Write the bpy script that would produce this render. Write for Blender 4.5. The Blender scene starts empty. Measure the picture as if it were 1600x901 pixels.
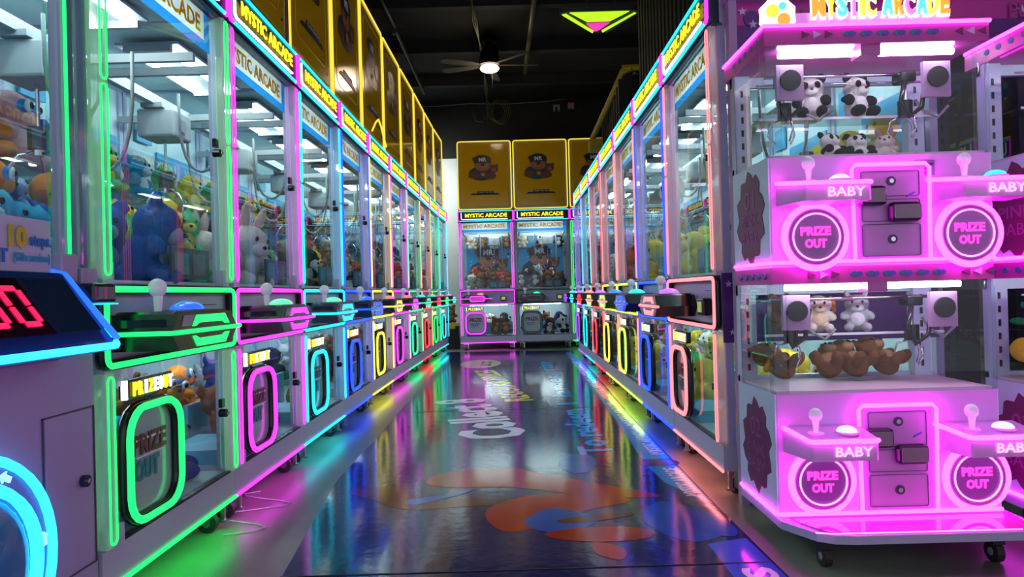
import bpy, bmesh, math, random
from mathutils import Vector, Matrix, Euler
random.seed(7)
S = bpy.context.scene
COL = S.collection
PI = math.pi

# ------------------------------------------------------------------ camera, world, exposure
H = 0.8155
cam_d = bpy.data.cameras.new('camera'); cam = bpy.data.objects.new('camera', cam_d); COL.objects.link(cam)
cam_d.sensor_width = 36.0; cam_d.lens = 36.0 * 1061.0 / 1600.0
cam_d.clip_start = 0.02; cam_d.clip_end = 100
cam.matrix_world = (Matrix.Translation((0, 0, H)) @ Matrix.Rotation(PI / 2 + 0.0055, 4, 'X') @ Matrix.Rotation(-0.0266, 4, 'Z'))
S.camera = cam
S.view_settings.view_transform = 'Standard'; S.view_settings.look = 'None'
S.view_settings.exposure = 0.5; S.view_settings.gamma = 1.0; S.view_settings.use_curve_mapping = False
S.cycles.transparent_max_bounces = 40
S.cycles.max_bounces = 8; S.cycles.glossy_bounces = 5; S.cycles.diffuse_bounces = 3
S.cycles.sample_clamp_indirect = 6.0
S.cycles.use_denoising = True
W = bpy.data.worlds.new('world'); S.world = W; W.use_nodes = True
W.node_tree.nodes['Background'].inputs[0].default_value = (0.68, 0.68, 0.80, 1)
W.node_tree.nodes['Background'].inputs[1].default_value = 0.8

# ------------------------------------------------------------------ materials
MATS = {}
def mat(name, col, rough=0.5, metal=0.0, emit=None, es=1.0, spec=0.5, noise=None, coat=0.0):
    if name in MATS: return MATS[name]
    m = bpy.data.materials.new(name); m.use_nodes = True
    b = m.node_tree.nodes['Principled BSDF']
    b.inputs['Base Color'].default_value = (*col, 1); b.inputs['Roughness'].default_value = rough
    b.inputs['Metallic'].default_value = metal; b.inputs['Specular IOR Level'].default_value = spec
    b.inputs['Coat Weight'].default_value = coat; b.inputs['Coat Roughness'].default_value = 0.05
    if emit:
        b.inputs['Emission Color'].default_value = (*emit, 1); b.inputs['Emission Strength'].default_value = es
    if noise:
        nt = m.node_tree; n = nt.nodes.new('ShaderNodeTexNoise'); n.inputs['Scale'].default_value = noise[0]; n.inputs['Detail'].default_value = 3
        tc = nt.nodes.new('ShaderNodeTexCoord'); nt.links.new(tc.outputs['Object'], n.inputs['Vector'])
        bp = nt.nodes.new('ShaderNodeBump'); bp.inputs['Strength'].default_value = noise[1]; bp.inputs['Distance'].default_value = 0.01
        nt.links.new(n.outputs['Fac'], bp.inputs['Height']); nt.links.new(bp.outputs['Normal'], b.inputs['Normal'])
        mx = nt.nodes.new('ShaderNodeMixRGB'); mx.blend_type = 'MULTIPLY'; mx.inputs[0].default_value = noise[2] if len(noise) > 2 else .25
        mx.inputs[1].default_value = (*col, 1); nt.links.new(n.outputs['Color'], mx.inputs[2]); nt.links.new(mx.outputs[0], b.inputs['Base Color'])
    MATS[name] = m; return m
def glass(name, tint=(0.96, 0.99, 1.0), k=1.0, rough=0.0):
    m = bpy.data.materials.new(name); m.use_nodes = True; nt = m.node_tree; nt.nodes.clear()
    o = nt.nodes.new('ShaderNodeOutputMaterial'); mx = nt.nodes.new('ShaderNodeMixShader')
    f = nt.nodes.new('ShaderNodeFresnel'); f.inputs[0].default_value = 1.5
    t = nt.nodes.new('ShaderNodeBsdfTransparent'); t.inputs[0].default_value = (*tint, 1)
    g = nt.nodes.new('ShaderNodeBsdfGlossy'); g.inputs['Roughness'].default_value = rough
    mm = nt.nodes.new('ShaderNodeMath'); mm.operation = 'MULTIPLY'; mm.inputs[1].default_value = k
    ge = nt.nodes.new('ShaderNodeNewGeometry'); sb = nt.nodes.new('ShaderNodeMath'); sb.operation = 'SUBTRACT'; sb.inputs[0].default_value = 1.0
    nt.links.new(ge.outputs['Backfacing'], sb.inputs[1]); m3 = nt.nodes.new('ShaderNodeMath'); m3.operation = 'MULTIPLY'
    nt.links.new(f.outputs[0], mm.inputs[0]); nt.links.new(mm.outputs[0], m3.inputs[0]); nt.links.new(sb.outputs[0], m3.inputs[1]); nt.links.new(m3.outputs[0], mx.inputs[0])
    nt.links.new(t.outputs[0], mx.inputs[1]); nt.links.new(g.outputs[0], mx.inputs[2]); nt.links.new(mx.outputs[0], o.inputs[0])
    MATS[name] = m; return m
GLASS = glass('window_glass', k=0.9)
ACRYLIC = glass('clear_acrylic', tint=(0.86, 0.93, 0.95), k=1.3, rough=0.08)
def plush_mat(name, col):
    return mat('plush_' + name, col, 0.95, noise=(45, .5, .25), spec=.15)
LILAC = mat('lilac_metal', (0.50, 0.47, 0.62), 0.38)
LILAC2 = mat('pale_lilac_metal', (0.42, 0.42, 0.60), 0.35)
INNER = mat('pale_inner_panel', (0.55, 0.72, 0.76), 0.5)
INNERB = mat('blue_inner_panel', (0.12, 0.45, 0.62), 0.5)
BLACK = mat('black_plastic', (0.012, 0.012, 0.016), 0.22)
BLACKM = mat('black_rubber', (0.015, 0.015, 0.016), 0.6)
NAVY = mat('navy_board', (0.012, 0.02, 0.06), 0.3)
CHROME = mat('chrome', (0.7, 0.72, 0.75), 0.18, 1.0)
GREY = mat('grey_plastic', (0.32, 0.35, 0.38), 0.4)
WHITEP = mat('white_plastic', (0.72, 0.76, 0.78), 0.35)
CABLE = mat('grey_cable', (0.28, 0.30, 0.30), 0.5)
SCREEN = mat('dark_glossy_screen', (0.02, 0.025, 0.035), 0.08)
PURPLE = mat('purple_board', (0.10, 0.02, 0.20), 0.4)
MAGBOARD = mat('magenta_board', (0.45, 0.03, 0.28), 0.4)
STARM = mat('lilac_star_print', (0.6, 0.45, 0.7), 0.5)
GOLDM = mat('gold_print', (0.6, 0.35, 0.05), 0.5)
WHITEPR = mat('white_print', (0.8, 0.8, 0.85), 0.5)
BLUEPR = mat('blue_print', (0.02, 0.18, 0.55), 0.5)
YELPR = mat('yellow_print', (0.75, 0.62, 0.03), 0.5)
ORPR = mat('orange_print', (0.80, 0.30, 0.03), 0.5)
REDPR = mat('red_print', (0.65, 0.04, 0.06), 0.5)
TEALPR = mat('teal_print', (0.03, 0.25, 0.28), 0.5)
def neon(name, col, pastel=.25):
    mat('neon_' + name, tuple(min(1, c) * .5 for c in col), .4, emit=col, es=1.0)
NEON = dict(green=(.02, 1.9, .26), magenta=(2.0, .07, 1.9), cyan=(.03, 1.3, 1.7), blue=(.03, .13, 2.6), yellow=(1.5, 1.3, .10),
            lime=(.9, 1.6, .12), amber=(1.6, .75, .15), teal=(.03, 1.4, .55), red=(2.0, .06, .10), coral=(1.9, .38, .42), purple=(.5, .12, 2.2), white=(1.5, 1.6, 1.8),
            bigpink=(8.0, .14, 7.4), bigcyan=(.06, 1.3, 3.0), box=(1.1, .80, .06))
for k, v in NEON.items():
    NEON[k] = v = tuple(x * (1.6 if k == 'bigpink' else .72) for x in v); neon(k, v)
def N(k): return MATS['neon_' + k]
for k, v in NEON.items():
    mx = max(v); c = tuple(.25 + .5 * min(1, x / mx) for x in v)
    pm_ = mat('post_' + k, tuple(.6 + .25 * min(1, x / mx) for x in v), .2, emit=tuple(.03 + .05 * x / mx for x in v), es=1.0, coat=.4); pm_.node_tree.nodes['Principled BSDF'].inputs['Alpha'].default_value = .38
def P(k): return MATS['post_' + k]
LAMP = mat('cool_white_tube', (1, 1, 1), .5, emit=(.82, 1.0, .98), es=26)
LAMPB = mat('white_lamp_tube', (1, 1, 1), .5, emit=(.86, .90, 1.0), es=16)
LETY = mat('lit_yellow_letters', (1, .8, .02), .5, emit=(1.3, .95, .02), es=1)
LETW = mat('lit_white_letters', (1, 1, 1), .5, emit=(.9, 1.0, 1.15), es=1)
LETR = mat('lit_red_digits', (1, .02, .1), .5, emit=(2.0, .01, .09), es=1)
AMBER = mat('amber_panel', (0.80, 0.45, 0.004), 0.09, spec=.3)
BOXGREY = mat('grey_box_frame', (0.30, 0.29, 0.33), 0.35)

def translucent(name, col):
    m = bpy.data.materials.new(name); m.use_nodes = True; nt = m.node_tree; nt.nodes.clear()
    o = nt.nodes.new('ShaderNodeOutputMaterial'); a = nt.nodes.new('ShaderNodeBsdfTranslucent'); d = nt.nodes.new('ShaderNodeBsdfDiffuse'); mx = nt.nodes.new('ShaderNodeMixShader')
    a.inputs[0].default_value = (*col, 1); d.inputs[0].default_value = (*col, 1); mx.inputs[0].default_value = .6
    nt.links.new(d.outputs[0], mx.inputs[1]); nt.links.new(a.outputs[0], mx.inputs[2]); nt.links.new(mx.outputs[0], o.inputs[0]); MATS[name] = m; return m
# ------------------------------------------------------------------ mesh helpers
class MB:
    def __init__(s): s.v = []; s.f = []; s.m = []; s.sm = []
    def add(s, vs, fs, m=0, M=None, smooth=False):
        o = len(s.v)
        for p in vs:
            p = Vector(p); s.v.append(tuple(M @ p) if M else tuple(p))
        for f in fs: s.f.append(tuple(i + o for i in f)); s.m.append(m); s.sm.append(smooth)
        return s
    def box(s, x0, x1, y0, y1, z0, z1, m=0, M=None, b=0.0):
        if b > 0:
            bm = bmesh.new(); bmesh.ops.create_cube(bm, size=1)
            for v in bm.verts: v.co = Vector(((x0 + x1) / 2 + v.co.x * (x1 - x0), (y0 + y1) / 2 + v.co.y * (y1 - y0), (z0 + z1) / 2 + v.co.z * (z1 - z0)))
            bmesh.ops.bevel(bm, geom=bm.edges[:], offset=b, segments=2, affect='EDGES', profile=.5)
            vs = [v.co.copy() for v in bm.verts]; fs = [[v.index for v in f.verts] for f in bm.faces]; bm.free()
            return s.add(vs, fs, m, M)
        vs = [(x, y, z) for x in (x0, x1) for y in (y0, y1) for z in (z0, z1)]
        return s.add(vs, [(0, 1, 3, 2), (4, 6, 7, 5), (0, 4, 5, 1), (2, 3, 7, 6), (0, 2, 6, 4), (1, 5, 7, 3)], m, M)
    def prism(s, pts, d0, d1, axis='y', m=0, M=None):
        n = len(pts)
        def q(a, b, d): return {'y': (a, d, b), 'z': (a, b, d), 'x': (d, a, b)}[axis]
        vs = [q(a, b, d0) for a, b in pts] + [q(a, b, d1) for a, b in pts]
        fs = [tuple(range(n)), tuple(range(2 * n - 1, n - 1, -1))] + [(i, i + n, (i + 1) % n + n, (i + 1) % n) for i in range(n)]
        return s.add(vs, fs, m, M)
    def tube(s, path, r, closed=False, seg=6, m=0, M=None):
        P_ = [Vector(p) for p in path]; n = len(P_); vs = []; fs = []
        up = None
        for i in range(n):
            if closed: t = (P_[(i + 1) % n] - P_[i - 1])
            else: t = P_[min(i + 1, n - 1)] - P_[max(i - 1, 0)]
            t.normalize()
            if up is None:
                up = Vector((0, 0, 1)) if abs(t.z) < .9 else Vector((0, 1, 0))
                if closed:
                    # plane normal
                    c = sum(P_, Vector()) / n; nn = (P_[0] - c).cross(P_[max(1, n // 4)] - c)
                    if nn.length > 1e-9: up = nn.normalized()
            a = up - t * up.dot(t)
            if a.length < 1e-6: a = t.orthogonal()
            a.normalize(); b = t.cross(a)
            if not closed: up = a
            for k in range(seg):
                an = 2 * PI * (k + .5) / seg; vs.append(P_[i] + a * (r * math.cos(an)) + b * (r * math.sin(an)))
        for i in range(n if closed else n - 1):
            j = (i + 1) % n
            for k in range(seg):
                l = (k + 1) % seg; fs.append((i * seg + k, i * seg + l, j * seg + l, j * seg + k))
        if not closed: fs.append(tuple(range(seg - 1, -1, -1))); fs.append(tuple((n - 1) * seg + k for k in range(seg)))
        return s.add(vs, fs, m, M, True)
    def cyl(s, c, r, h, axis='z', m=0, seg=16, r2=None, M=None):
        r2 = r if r2 is None else r2; vs = []
        for (rr, d) in ((r, 0), (r2, h)):
            for k in range(seg):
                a = 2 * PI * k / seg; u, w = rr * math.cos(a), rr * math.sin(a)
                vs.append({'z': (c[0] + u, c[1] + w, c[2] + d), 'y': (c[0] + u, c[1] + d, c[2] + w), 'x': (c[0] + d, c[1] + u, c[2] + w)}[axis])
        fs = [tuple(range(seg)), tuple(range(2 * seg - 1, seg - 1, -1))] + [(k, k + seg, (k + 1) % seg + seg, (k + 1) % seg) for k in range(seg)]
        return s.add(vs, fs, m, M)
    def ell(s, c, r, m=0, M=None, seg=14, rings=9, z0=-1.0, rot=None):
        vs = []; fs = []
        a0 = math.asin(max(-1, z0))
        for i in range(rings + 1):
            ph = a0 + (PI / 2 - a0) * i / rings
            for k in range(seg):
                th = 2 * PI * k / seg
                p = Vector((r[0] * math.cos(ph) * math.cos(th), r[1] * math.cos(ph) * math.sin(th), r[2] * math.sin(ph)))
                if rot: p = rot @ p
                vs.append(Vector(c) + p)
        for i in range(rings):
            for k in range(seg):
                l = (k + 1) % seg; fs.append((i * seg + k, i * seg + l, (i + 1) * seg + l, (i + 1) * seg + k))
        if z0 > -1: fs.append(tuple(range(seg - 1, -1, -1)))
        return s.add(vs, fs, m, M, True)
    def text(s, txt, m, Mx, depth=.004, bold=0.0, h=1.0, w=None, cx=True):
        """txt laid in the local XY plane of Mx, cap height h, optional width w, centred (cx) or from the left"""
        vs, fs = text_geo(txt, bold)
        x0 = min(v[0] for v in vs); x1 = max(v[0] for v in vs); y0 = min(v[1] for v in vs); y1 = max(v[1] for v in vs)
        k = h / .70; kx = k if w is None else w / (x1 - x0)
        ox = -(x0 + x1) / 2 if cx else -x0
        T = Matrix.Diagonal((kx, k, 1, 1)) @ Matrix.Translation((ox, 0, 0))
        pts = [(v[0], v[1], depth if v[2] > 0 else 0.0) for v in vs]
        return s.add(pts, fs, m, Mx @ T)
    def build(s, name, mats, parent=None, auto=True):
        me = bpy.data.meshes.new(name); me.from_pydata(s.v, [], s.f)
        for x in (mats if isinstance(mats, (list, tuple)) else [mats]): me.materials.append(x)
        me.polygons.foreach_set('material_index', s.m); me.polygons.foreach_set('use_smooth', s.sm); me.update()
        o = bpy.data.objects.new(name, me); COL.objects.link(o)
        if parent: o.parent = parent
        return o
_T = {}
def text_geo(txt, bold):
    if (txt, bold) in _T: return _T[(txt, bold)]
    cu = bpy.data.curves.new('t', 'FONT'); cu.body = txt; cu.size = 1; cu.extrude = .01; cu.offset = bold; cu.resolution_u = 2
    o = bpy.data.objects.new('t', cu); COL.objects.link(o)
    dg = bpy.context.evaluated_depsgraph_get(); me = bpy.data.meshes.new_from_object(o.evaluated_get(dg))
    r = ([tuple(v.co) for v in me.vertices], [tuple(p.vertices) for p in me.polygons])
    bpy.data.objects.remove(o); bpy.data.meshes.remove(me); bpy.data.curves.remove(cu)
    _T[(txt, bold)] = r; return r
def rrect(x0, x1, z0, z1, r, y, n=4, ry=None):
    out = []
    for (cx, cz, a0) in ((x1 - r, z1 - r, 0), (x0 + r, z1 - r, 90), (x0 + r, z0 + r, 180), (x1 - r, z0 + r, 270)):
        for k in range(n + 1):
            a = math.radians(a0 + 90 * k / n); out.append((cx + r * math.cos(a), y, cz + r * math.sin(a)))
    return out
def rpts(x0, x1, z0, z1, r, n=4): return [(a, c) for a, b, c in rrect(x0, x1, z0, z1, r, 0, n)]
def star(cx, cz, r, k=5, q=.42):
    return [(cx + (r if i % 2 == 0 else r * q) * math.sin(PI * i / k), cz + (r if i % 2 == 0 else r * q) * math.cos(PI * i / k)) for i in range(2 * k)]
def ring_pts(cx, cz, r, y, n=28, rz=None): return [(cx + r * math.cos(2 * PI * k / n), y, cz + (rz or r) * math.sin(2 * PI * k / n)) for k in range(n)]
def empty(name, loc, rz=0.0):
    o = bpy.data.objects.new(name, None); o.empty_display_size = .1; COL.objects.link(o); o.location = loc; o.rotation_euler = (0, 0, rz); return o
def tag(o, label, cat, group=None):
    o['label'] = label; o['category'] = cat
    if group: o['group'] = group
    return o
def struct(o): o['kind'] = 'structure'; return o
def stuff(o): o['kind'] = 'stuff'; return o
def purge(root):
    _CH.clear()
    for c in kids(root): purge(c)
    bpy.data.objects.remove(root)
def kids(o): return [c for c in COL.objects if c.parent == o]
_CH = {}
def copy_tree(o, parent=None, deep=True):
    c = o.copy(); COL.objects.link(c); c.parent = parent
    if deep:
        ch = _CH.get(o.name)
        if ch is None: ch = _CH[o.name] = [x.name for x in kids(o)]
        for n in ch:
            d = copy_tree(bpy.data.objects[n], c); 
    return c
FR = Matrix.Rotation(PI / 2, 4, 'X')        # text standing on a front face (facing -Y)
def front(x, y, z): return Matrix.Translation((x, y, z)) @ FR

# ------------------------------------------------------------------ room
def simple_floor_mat(name, col, rough, sc, joint=False, vein=0.0):
    m = bpy.data.materials.new(name); m.use_nodes = True; nt = m.node_tree; b = nt.nodes['Principled BSDF']
    tc = nt.nodes.new('ShaderNodeTexCoord'); n = nt.nodes.new('ShaderNodeTexNoise'); n.inputs['Scale'].default_value = sc; n.inputs['Detail'].default_value = 6
    nt.links.new(tc.outputs['Object'], n.inputs['Vector'])
    cr = nt.nodes.new('ShaderNodeValToRGB'); cr.color_ramp.elements[0].position = .32; cr.color_ramp.elements[1].position = .7
    cr.color_ramp.elements[0].color = (*[c * .55 for c in col], 1); cr.color_ramp.elements[1].color = (*[c * 1.35 for c in col], 1)
    nt.links.new(n.outputs['Fac'], cr.inputs['Fac']); nt.links.new(cr.outputs['Color'], b.inputs['Base Color'])
    n2 = nt.nodes.new('ShaderNodeTexNoise'); n2.inputs['Scale'].default_value = 22; nt.links.new(tc.outputs['Object'], n2.inputs['Vector'])
    mr = nt.nodes.new('ShaderNodeMapRange'); mr.inputs['To Min'].default_value = rough * .75; mr.inputs['To Max'].default_value = rough * 1.4
    nt.links.new(n.outputs['Fac'], mr.inputs['Value']); nt.links.new(mr.outputs[0], b.inputs['Roughness'])
    bp = nt.nodes.new('ShaderNodeBump'); bp.inputs['Strength'].default_value = .06; bp.inputs['Distance'].default_value = .01
    nt.links.new(n2.outputs['Fac'], bp.inputs['Height']); nt.links.new(bp.outputs['Normal'], b.inputs['Normal'])
    b.inputs['Specular IOR Level'].default_value = .6
    MATS[name] = m; return m
CONC = simple_floor_mat('polished_concrete', (.20, .23, .165), .32, 1.7)
DECAL = simple_floor_mat('printed_navy_floor_film', (.017, .026, .12), .12, 1.1)
BWALL = mat('black_painted_wall', (.02, .019, .018), .8, noise=(3, .1, .2))
WWALL = mat('white_painted_wall', (.72, .78, .74), .7, noise=(6, .05, .08))
CEIL = mat('black_ceiling_paint', (.012, .012, .011), .85)
def slab(name, x0, x1, y0, y1, z0, z1, m): return struct(MB().box(x0, x1, y0, y1, z0, z1).build(name, m))
slab('floor', -2.3, 5, -2, 11, -.1, 0, CONC)
slab('ceiling', -2.3, 5, -2, 11, 3.86, 3.98, CEIL)
slab('wall_left', -2.4, -2.25, -2, 11, 0, 3.86, BWALL)
slab('wall_right', 4.9, 5.05, -2, 11, 0, 3.86, BWALL)
bw = MB().box(-2.25, 4.9, 10.8, 10.95, 0, 2.98, 0).box(-2.25, 4.9, 10.78, 10.95, 2.98, 3.86, 1).box(-2.25, 4.9, 10.765, 10.78, 2.96, 3.0, 1).build('wall_back', [WWALL, BWALL]); struct(bw)
struct(MB().box(-2.25, 4.9, 10.785, 10.8, 0, .1).build('baseboard_back', mat('grey_baseboard', (.2, .2, .22), .5)))
# ceiling deck joists across and purlins along
for i, y in enumerate((4.3, 5.6, 6.9, 8.2, 9.5)):
    struct(MB().box(-2.25, 4.9, y - .02, y + .02, 3.72, 3.86).box(-2.25, 4.9, y - .05, y + .05, 3.715, 3.725).build('trim_%d' % (i + 1), mat('grey_black_steel', (.02, .021, .02), .8)))

# floor mural -------------------------------------------------------
LF = [(-.66, .9), (-.697, 1.99), (-.80, 3.03), (-.80, 3.9), (-.82, 5.56), (-.90, 7.97), (-.93, 9.5)]
RT = [(.80, 9.3), (.775, 6.03), (.741, 4.4), (.741, 2.55), (.752, 1.9), (.76, .9)]
dec = MB().prism(LF + RT, .0, .0012, 'z').build('floor_mural', DECAL)
tag(dec, 'dark navy printed floor film with lettering down the aisle', 'floor graphic')
def film(name, pts, m, z): return MB().prism(pts, z, z + .0006, 'z').build(name, m, dec)
CY = mat('cyan_print_film', (.03, .36, .85), .13); WH = mat('white_print_film', (.85, .86, .92), .15); YE = mat('yellow_print_film', (.72, .68, .03), .15)
PY = mat('pale_yellow_print_film', (.60, .60, .28), .15)
def smooth_poly(pts, n=4):
    out = []; N_ = len(pts)
    for i in range(N_):
        p0, p1, p2, p3 = [Vector(pts[(i + k - 1) % N_]) for k in range(4)]
        for j in range(n):
            t = j / n; out.append(tuple(.5 * ((2 * p1) + (-p0 + p2) * t + (2 * p0 - 5 * p1 + 4 * p2 - p3) * t * t + (-p0 + 3 * p1 - 3 * p2 + p3) * t ** 3)))
    return out
# edge band in two lengths
film('edge_band', [(.60, 3.25), (.63, 4.4), (.65, 6.0), (.69, 9.0), (.775, 9.0), (.765, 6.03), (.735, 4.4), (.735, 3.25)], CY, .0012)
film('edge_band', [(.60, 3.12), (.735, 3.12), (.735, 2.55), (.70, 2.62), (.62, 2.85)], CY, .0012)
film('edge_band', [(.60, 2.16), (.735, 2.2), (.745, 1.9), (.75, .9), (.60, .9)], mat('violet_blue_print_film', (.06, .13, .62), .13), .0012)
def floor_text(name, txt, x, y, ang, h, w, m, z=.0018, bold=.02):
    M = Matrix.Translation((x, y, z)) @ Matrix.Rotation(PI / 2 + ang, 4, 'Z')
    MB().text(txt, 0, M, depth=.0006, bold=bold, h=h, w=w, cx=False).build(name, m, dec)
floor_text('printed_lettering', 'Collect 8', .07, 3.84, math.atan2(.335, 1.43), .36, 1.48, WH, bold=.035)
floor_text('printed_lettering', 'REGULAR PRIZES', .13, 5.10, math.atan2(.36, 2.1), .20, 2.1, YE, bold=.035)
floor_text('printed_lettering', 'To redeem', .485, 3.37, .02, .165, 1.28, CY, bold=.035)
floor_text('printed_lettering', '1 larger prize', .45, 4.86, .015, .155, 3.0, CY, bold=.03)
film('printed_disc', [(-.385 + .235 * math.cos(a * PI / 16), 7.85 + .45 * math.sin(a * PI / 16)) for a in range(32)], PY, .0012)
floor_text('printed_lettering', 'SS SC', -.26, 7.60, 0, .12, .48, DECAL)
for (yy, ww) in ((2.66, .42), (3.34, .55), (4.05, .85), (5.1, 1.1), (6.5, 1.3)):
    floor_text('band_lettering', 'MYSTIC ARCADE', .722, yy, .0, .062, ww, WH, bold=.03)
floor_text('band_lettering', 'PRIZES', .722, 1.42, 0, .085, .55, WH, bold=.04)
for yy in (3.97, 6.35, 8.0): film('printed_star', [(.69 + .03 * math.sin(PI * i / 4) * (1 if i % 2 == 0 else .3), yy + .05 * math.cos(PI * i / 4) * (1 if i % 2 == 0 else .3)) for i in range(8)], WH, .0018)
for yy in (1.985, 4.72, 6.9): film('film_seam', [(-.70, yy), (.735, yy + .015), (.735, yy + .021), (-.70, yy + .006)], BLACKM, .0024)
# free brush shapes in red and blue
RD = mat('red_paint_print', (.50, .022, .015), .14, noise=(9, .05, .5)); RD2 = mat('dark_red_paint_print', (.13, .018, .012), .14); BL = mat('blue_paint_print', (.012, .12, .52), .14, noise=(7, .05, .5)); BL2 = mat('deep_blue_paint_print', (.02, .08, .40), .14)
def stroke(name, pts, m, z): film(name, smooth_poly(pts), m, z)
stroke('painted_stroke', [(-.70, 2.83), (-.55, 2.90), (-.36, 2.72), (-.15, 2.70), (-.02, 2.62), (-.2, 2.60), (-.42, 2.58), (-.56, 2.70)], RD2, .0013)
stroke('painted_stroke', [(-.43, 2.70), (-.25, 2.78), (-.17, 2.83), (-.25, 2.74), (-.40, 2.64)], BL, .0017)
stroke('painted_stroke', [(-.40, 2.96), (-.30, 3.12), (-.05, 3.16), (.10, 3.05), (.34, 2.86), (.56, 2.68), (.40, 2.66), (.15, 2.76), (-.05, 2.85), (-.28, 2.86)], RD, .0014)
stroke('painted_stroke', [(-.12, 2.55), (.05, 2.72), (.30, 2.72), (.44, 2.62), (.26, 2.52), (.12, 2.38), (-.05, 2.32)], RD, .0015)
stroke('painted_stroke', [(.02, 2.40), (.10, 2.54), (.20, 2.52), (.28, 2.42), (.22, 2.33), (.10, 2.30)], BL, .0017)
stroke('painted_stroke', [(.10, 2.30), (.28, 2.34), (.44, 2.30), (.42, 2.22), (.26, 2.20), (.12, 2.24)], RD, .0018)
stroke('painted_stroke', [(.14, 2.42), (.34, 2.48), (.42, 2.46), (.34, 2.42), (.20, 2.38)], RD2, .0021)
stroke('painted_stroke', [(.24, 2.20), (.33, 2.14), (.31, 2.05), (.24, 2.10)], RD, .0019)
stroke('painted_stroke', [(.20, 3.16), (.22, 3.36), (.34, 3.40), (.38, 3.25), (.33, 3.06), (.25, 3.04)], BL, .0016)
stroke('painted_stroke', [(.44, 2.42), (.54, 2.60), (.66, 2.50), (.72, 2.38), (.68, 2.24), (.56, 2.18), (.48, 2.26)], BL, .0015)
stroke('painted_stroke', [(.58, 2.42), (.66, 2.44), (.73, 2.34), (.71, 2.22), (.62, 2.26)], BL2, .0019)
stroke('painted_stroke', [(.56, 3.14), (.60, 3.24), (.74, 3.22), (.74, 3.14)], RD2, .0014)

# ------------------------------------------------------------------ printed bear emblem (flat artwork)
BR = mat('brown_print', (.16, .045, .015), .35); BR2 = mat('tan_print', (.40, .16, .06), .35); BK = mat('black_print', (.01, .01, .012), .35); NV = mat('navy_print', (.01, .045, .075), .35)
def emblem(name, cx, cz, k, y, parent):
    mb = MB(); L = [0]
    def e(x, z, rx, rz, m):
        L[0] += 1; mb.cyl((0, 0, 0), 1, 1, 'y', m, 24, M=Matrix.Translation((cx + x * k, y - .0004 * L[0], cz + z * k)) @ Matrix.Diagonal((rx * k, .0004, rz * k, 1)))
    e(-.05, -.18, .46, .26, 3); e(-.33, -.25, .20, .12, 0); e(.25, -.28, .22, .13, 0)
    e(0, .20, .30, .28, 0); e(-.30, .34, .08, .08, 0); e(0, .08, .27, .17, 1)
    e(0, .03, .15, .08, 5); e(0, .06, .15, .07, 1); e(0, .13, .07, .045, 2)
    e(-.02, .33, .30, .16, 2); mb.prism([(cx + a * k, cz + b * k) for a, b in ((-.32, .20), (.28, .20), (.30, .36), (-.32, .36))], y - .0048, y - .0052, 'y', 2)
    e(.40, -.02, .15, .15, 0); e(.27, .09, .05, .05, 0); e(.51, .09, .05, .05, 0); e(.39, -.06, .07, .06, 1); e(.39, -.04, .022, .018, 2)
    mb.prism(star(cx + .0 * k, cz - .22 * k, .11 * k), y - .0075, y - .0082, 'y', 4)
    mb.text('MR', 6, front(cx, y - .0075, cz + .24 * k), depth=.001, bold=.03, h=.14 * k)
    return mb.build(name, [BR, BR2, BK, NV, ORPR, REDPR, WHITEPR], parent)

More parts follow.
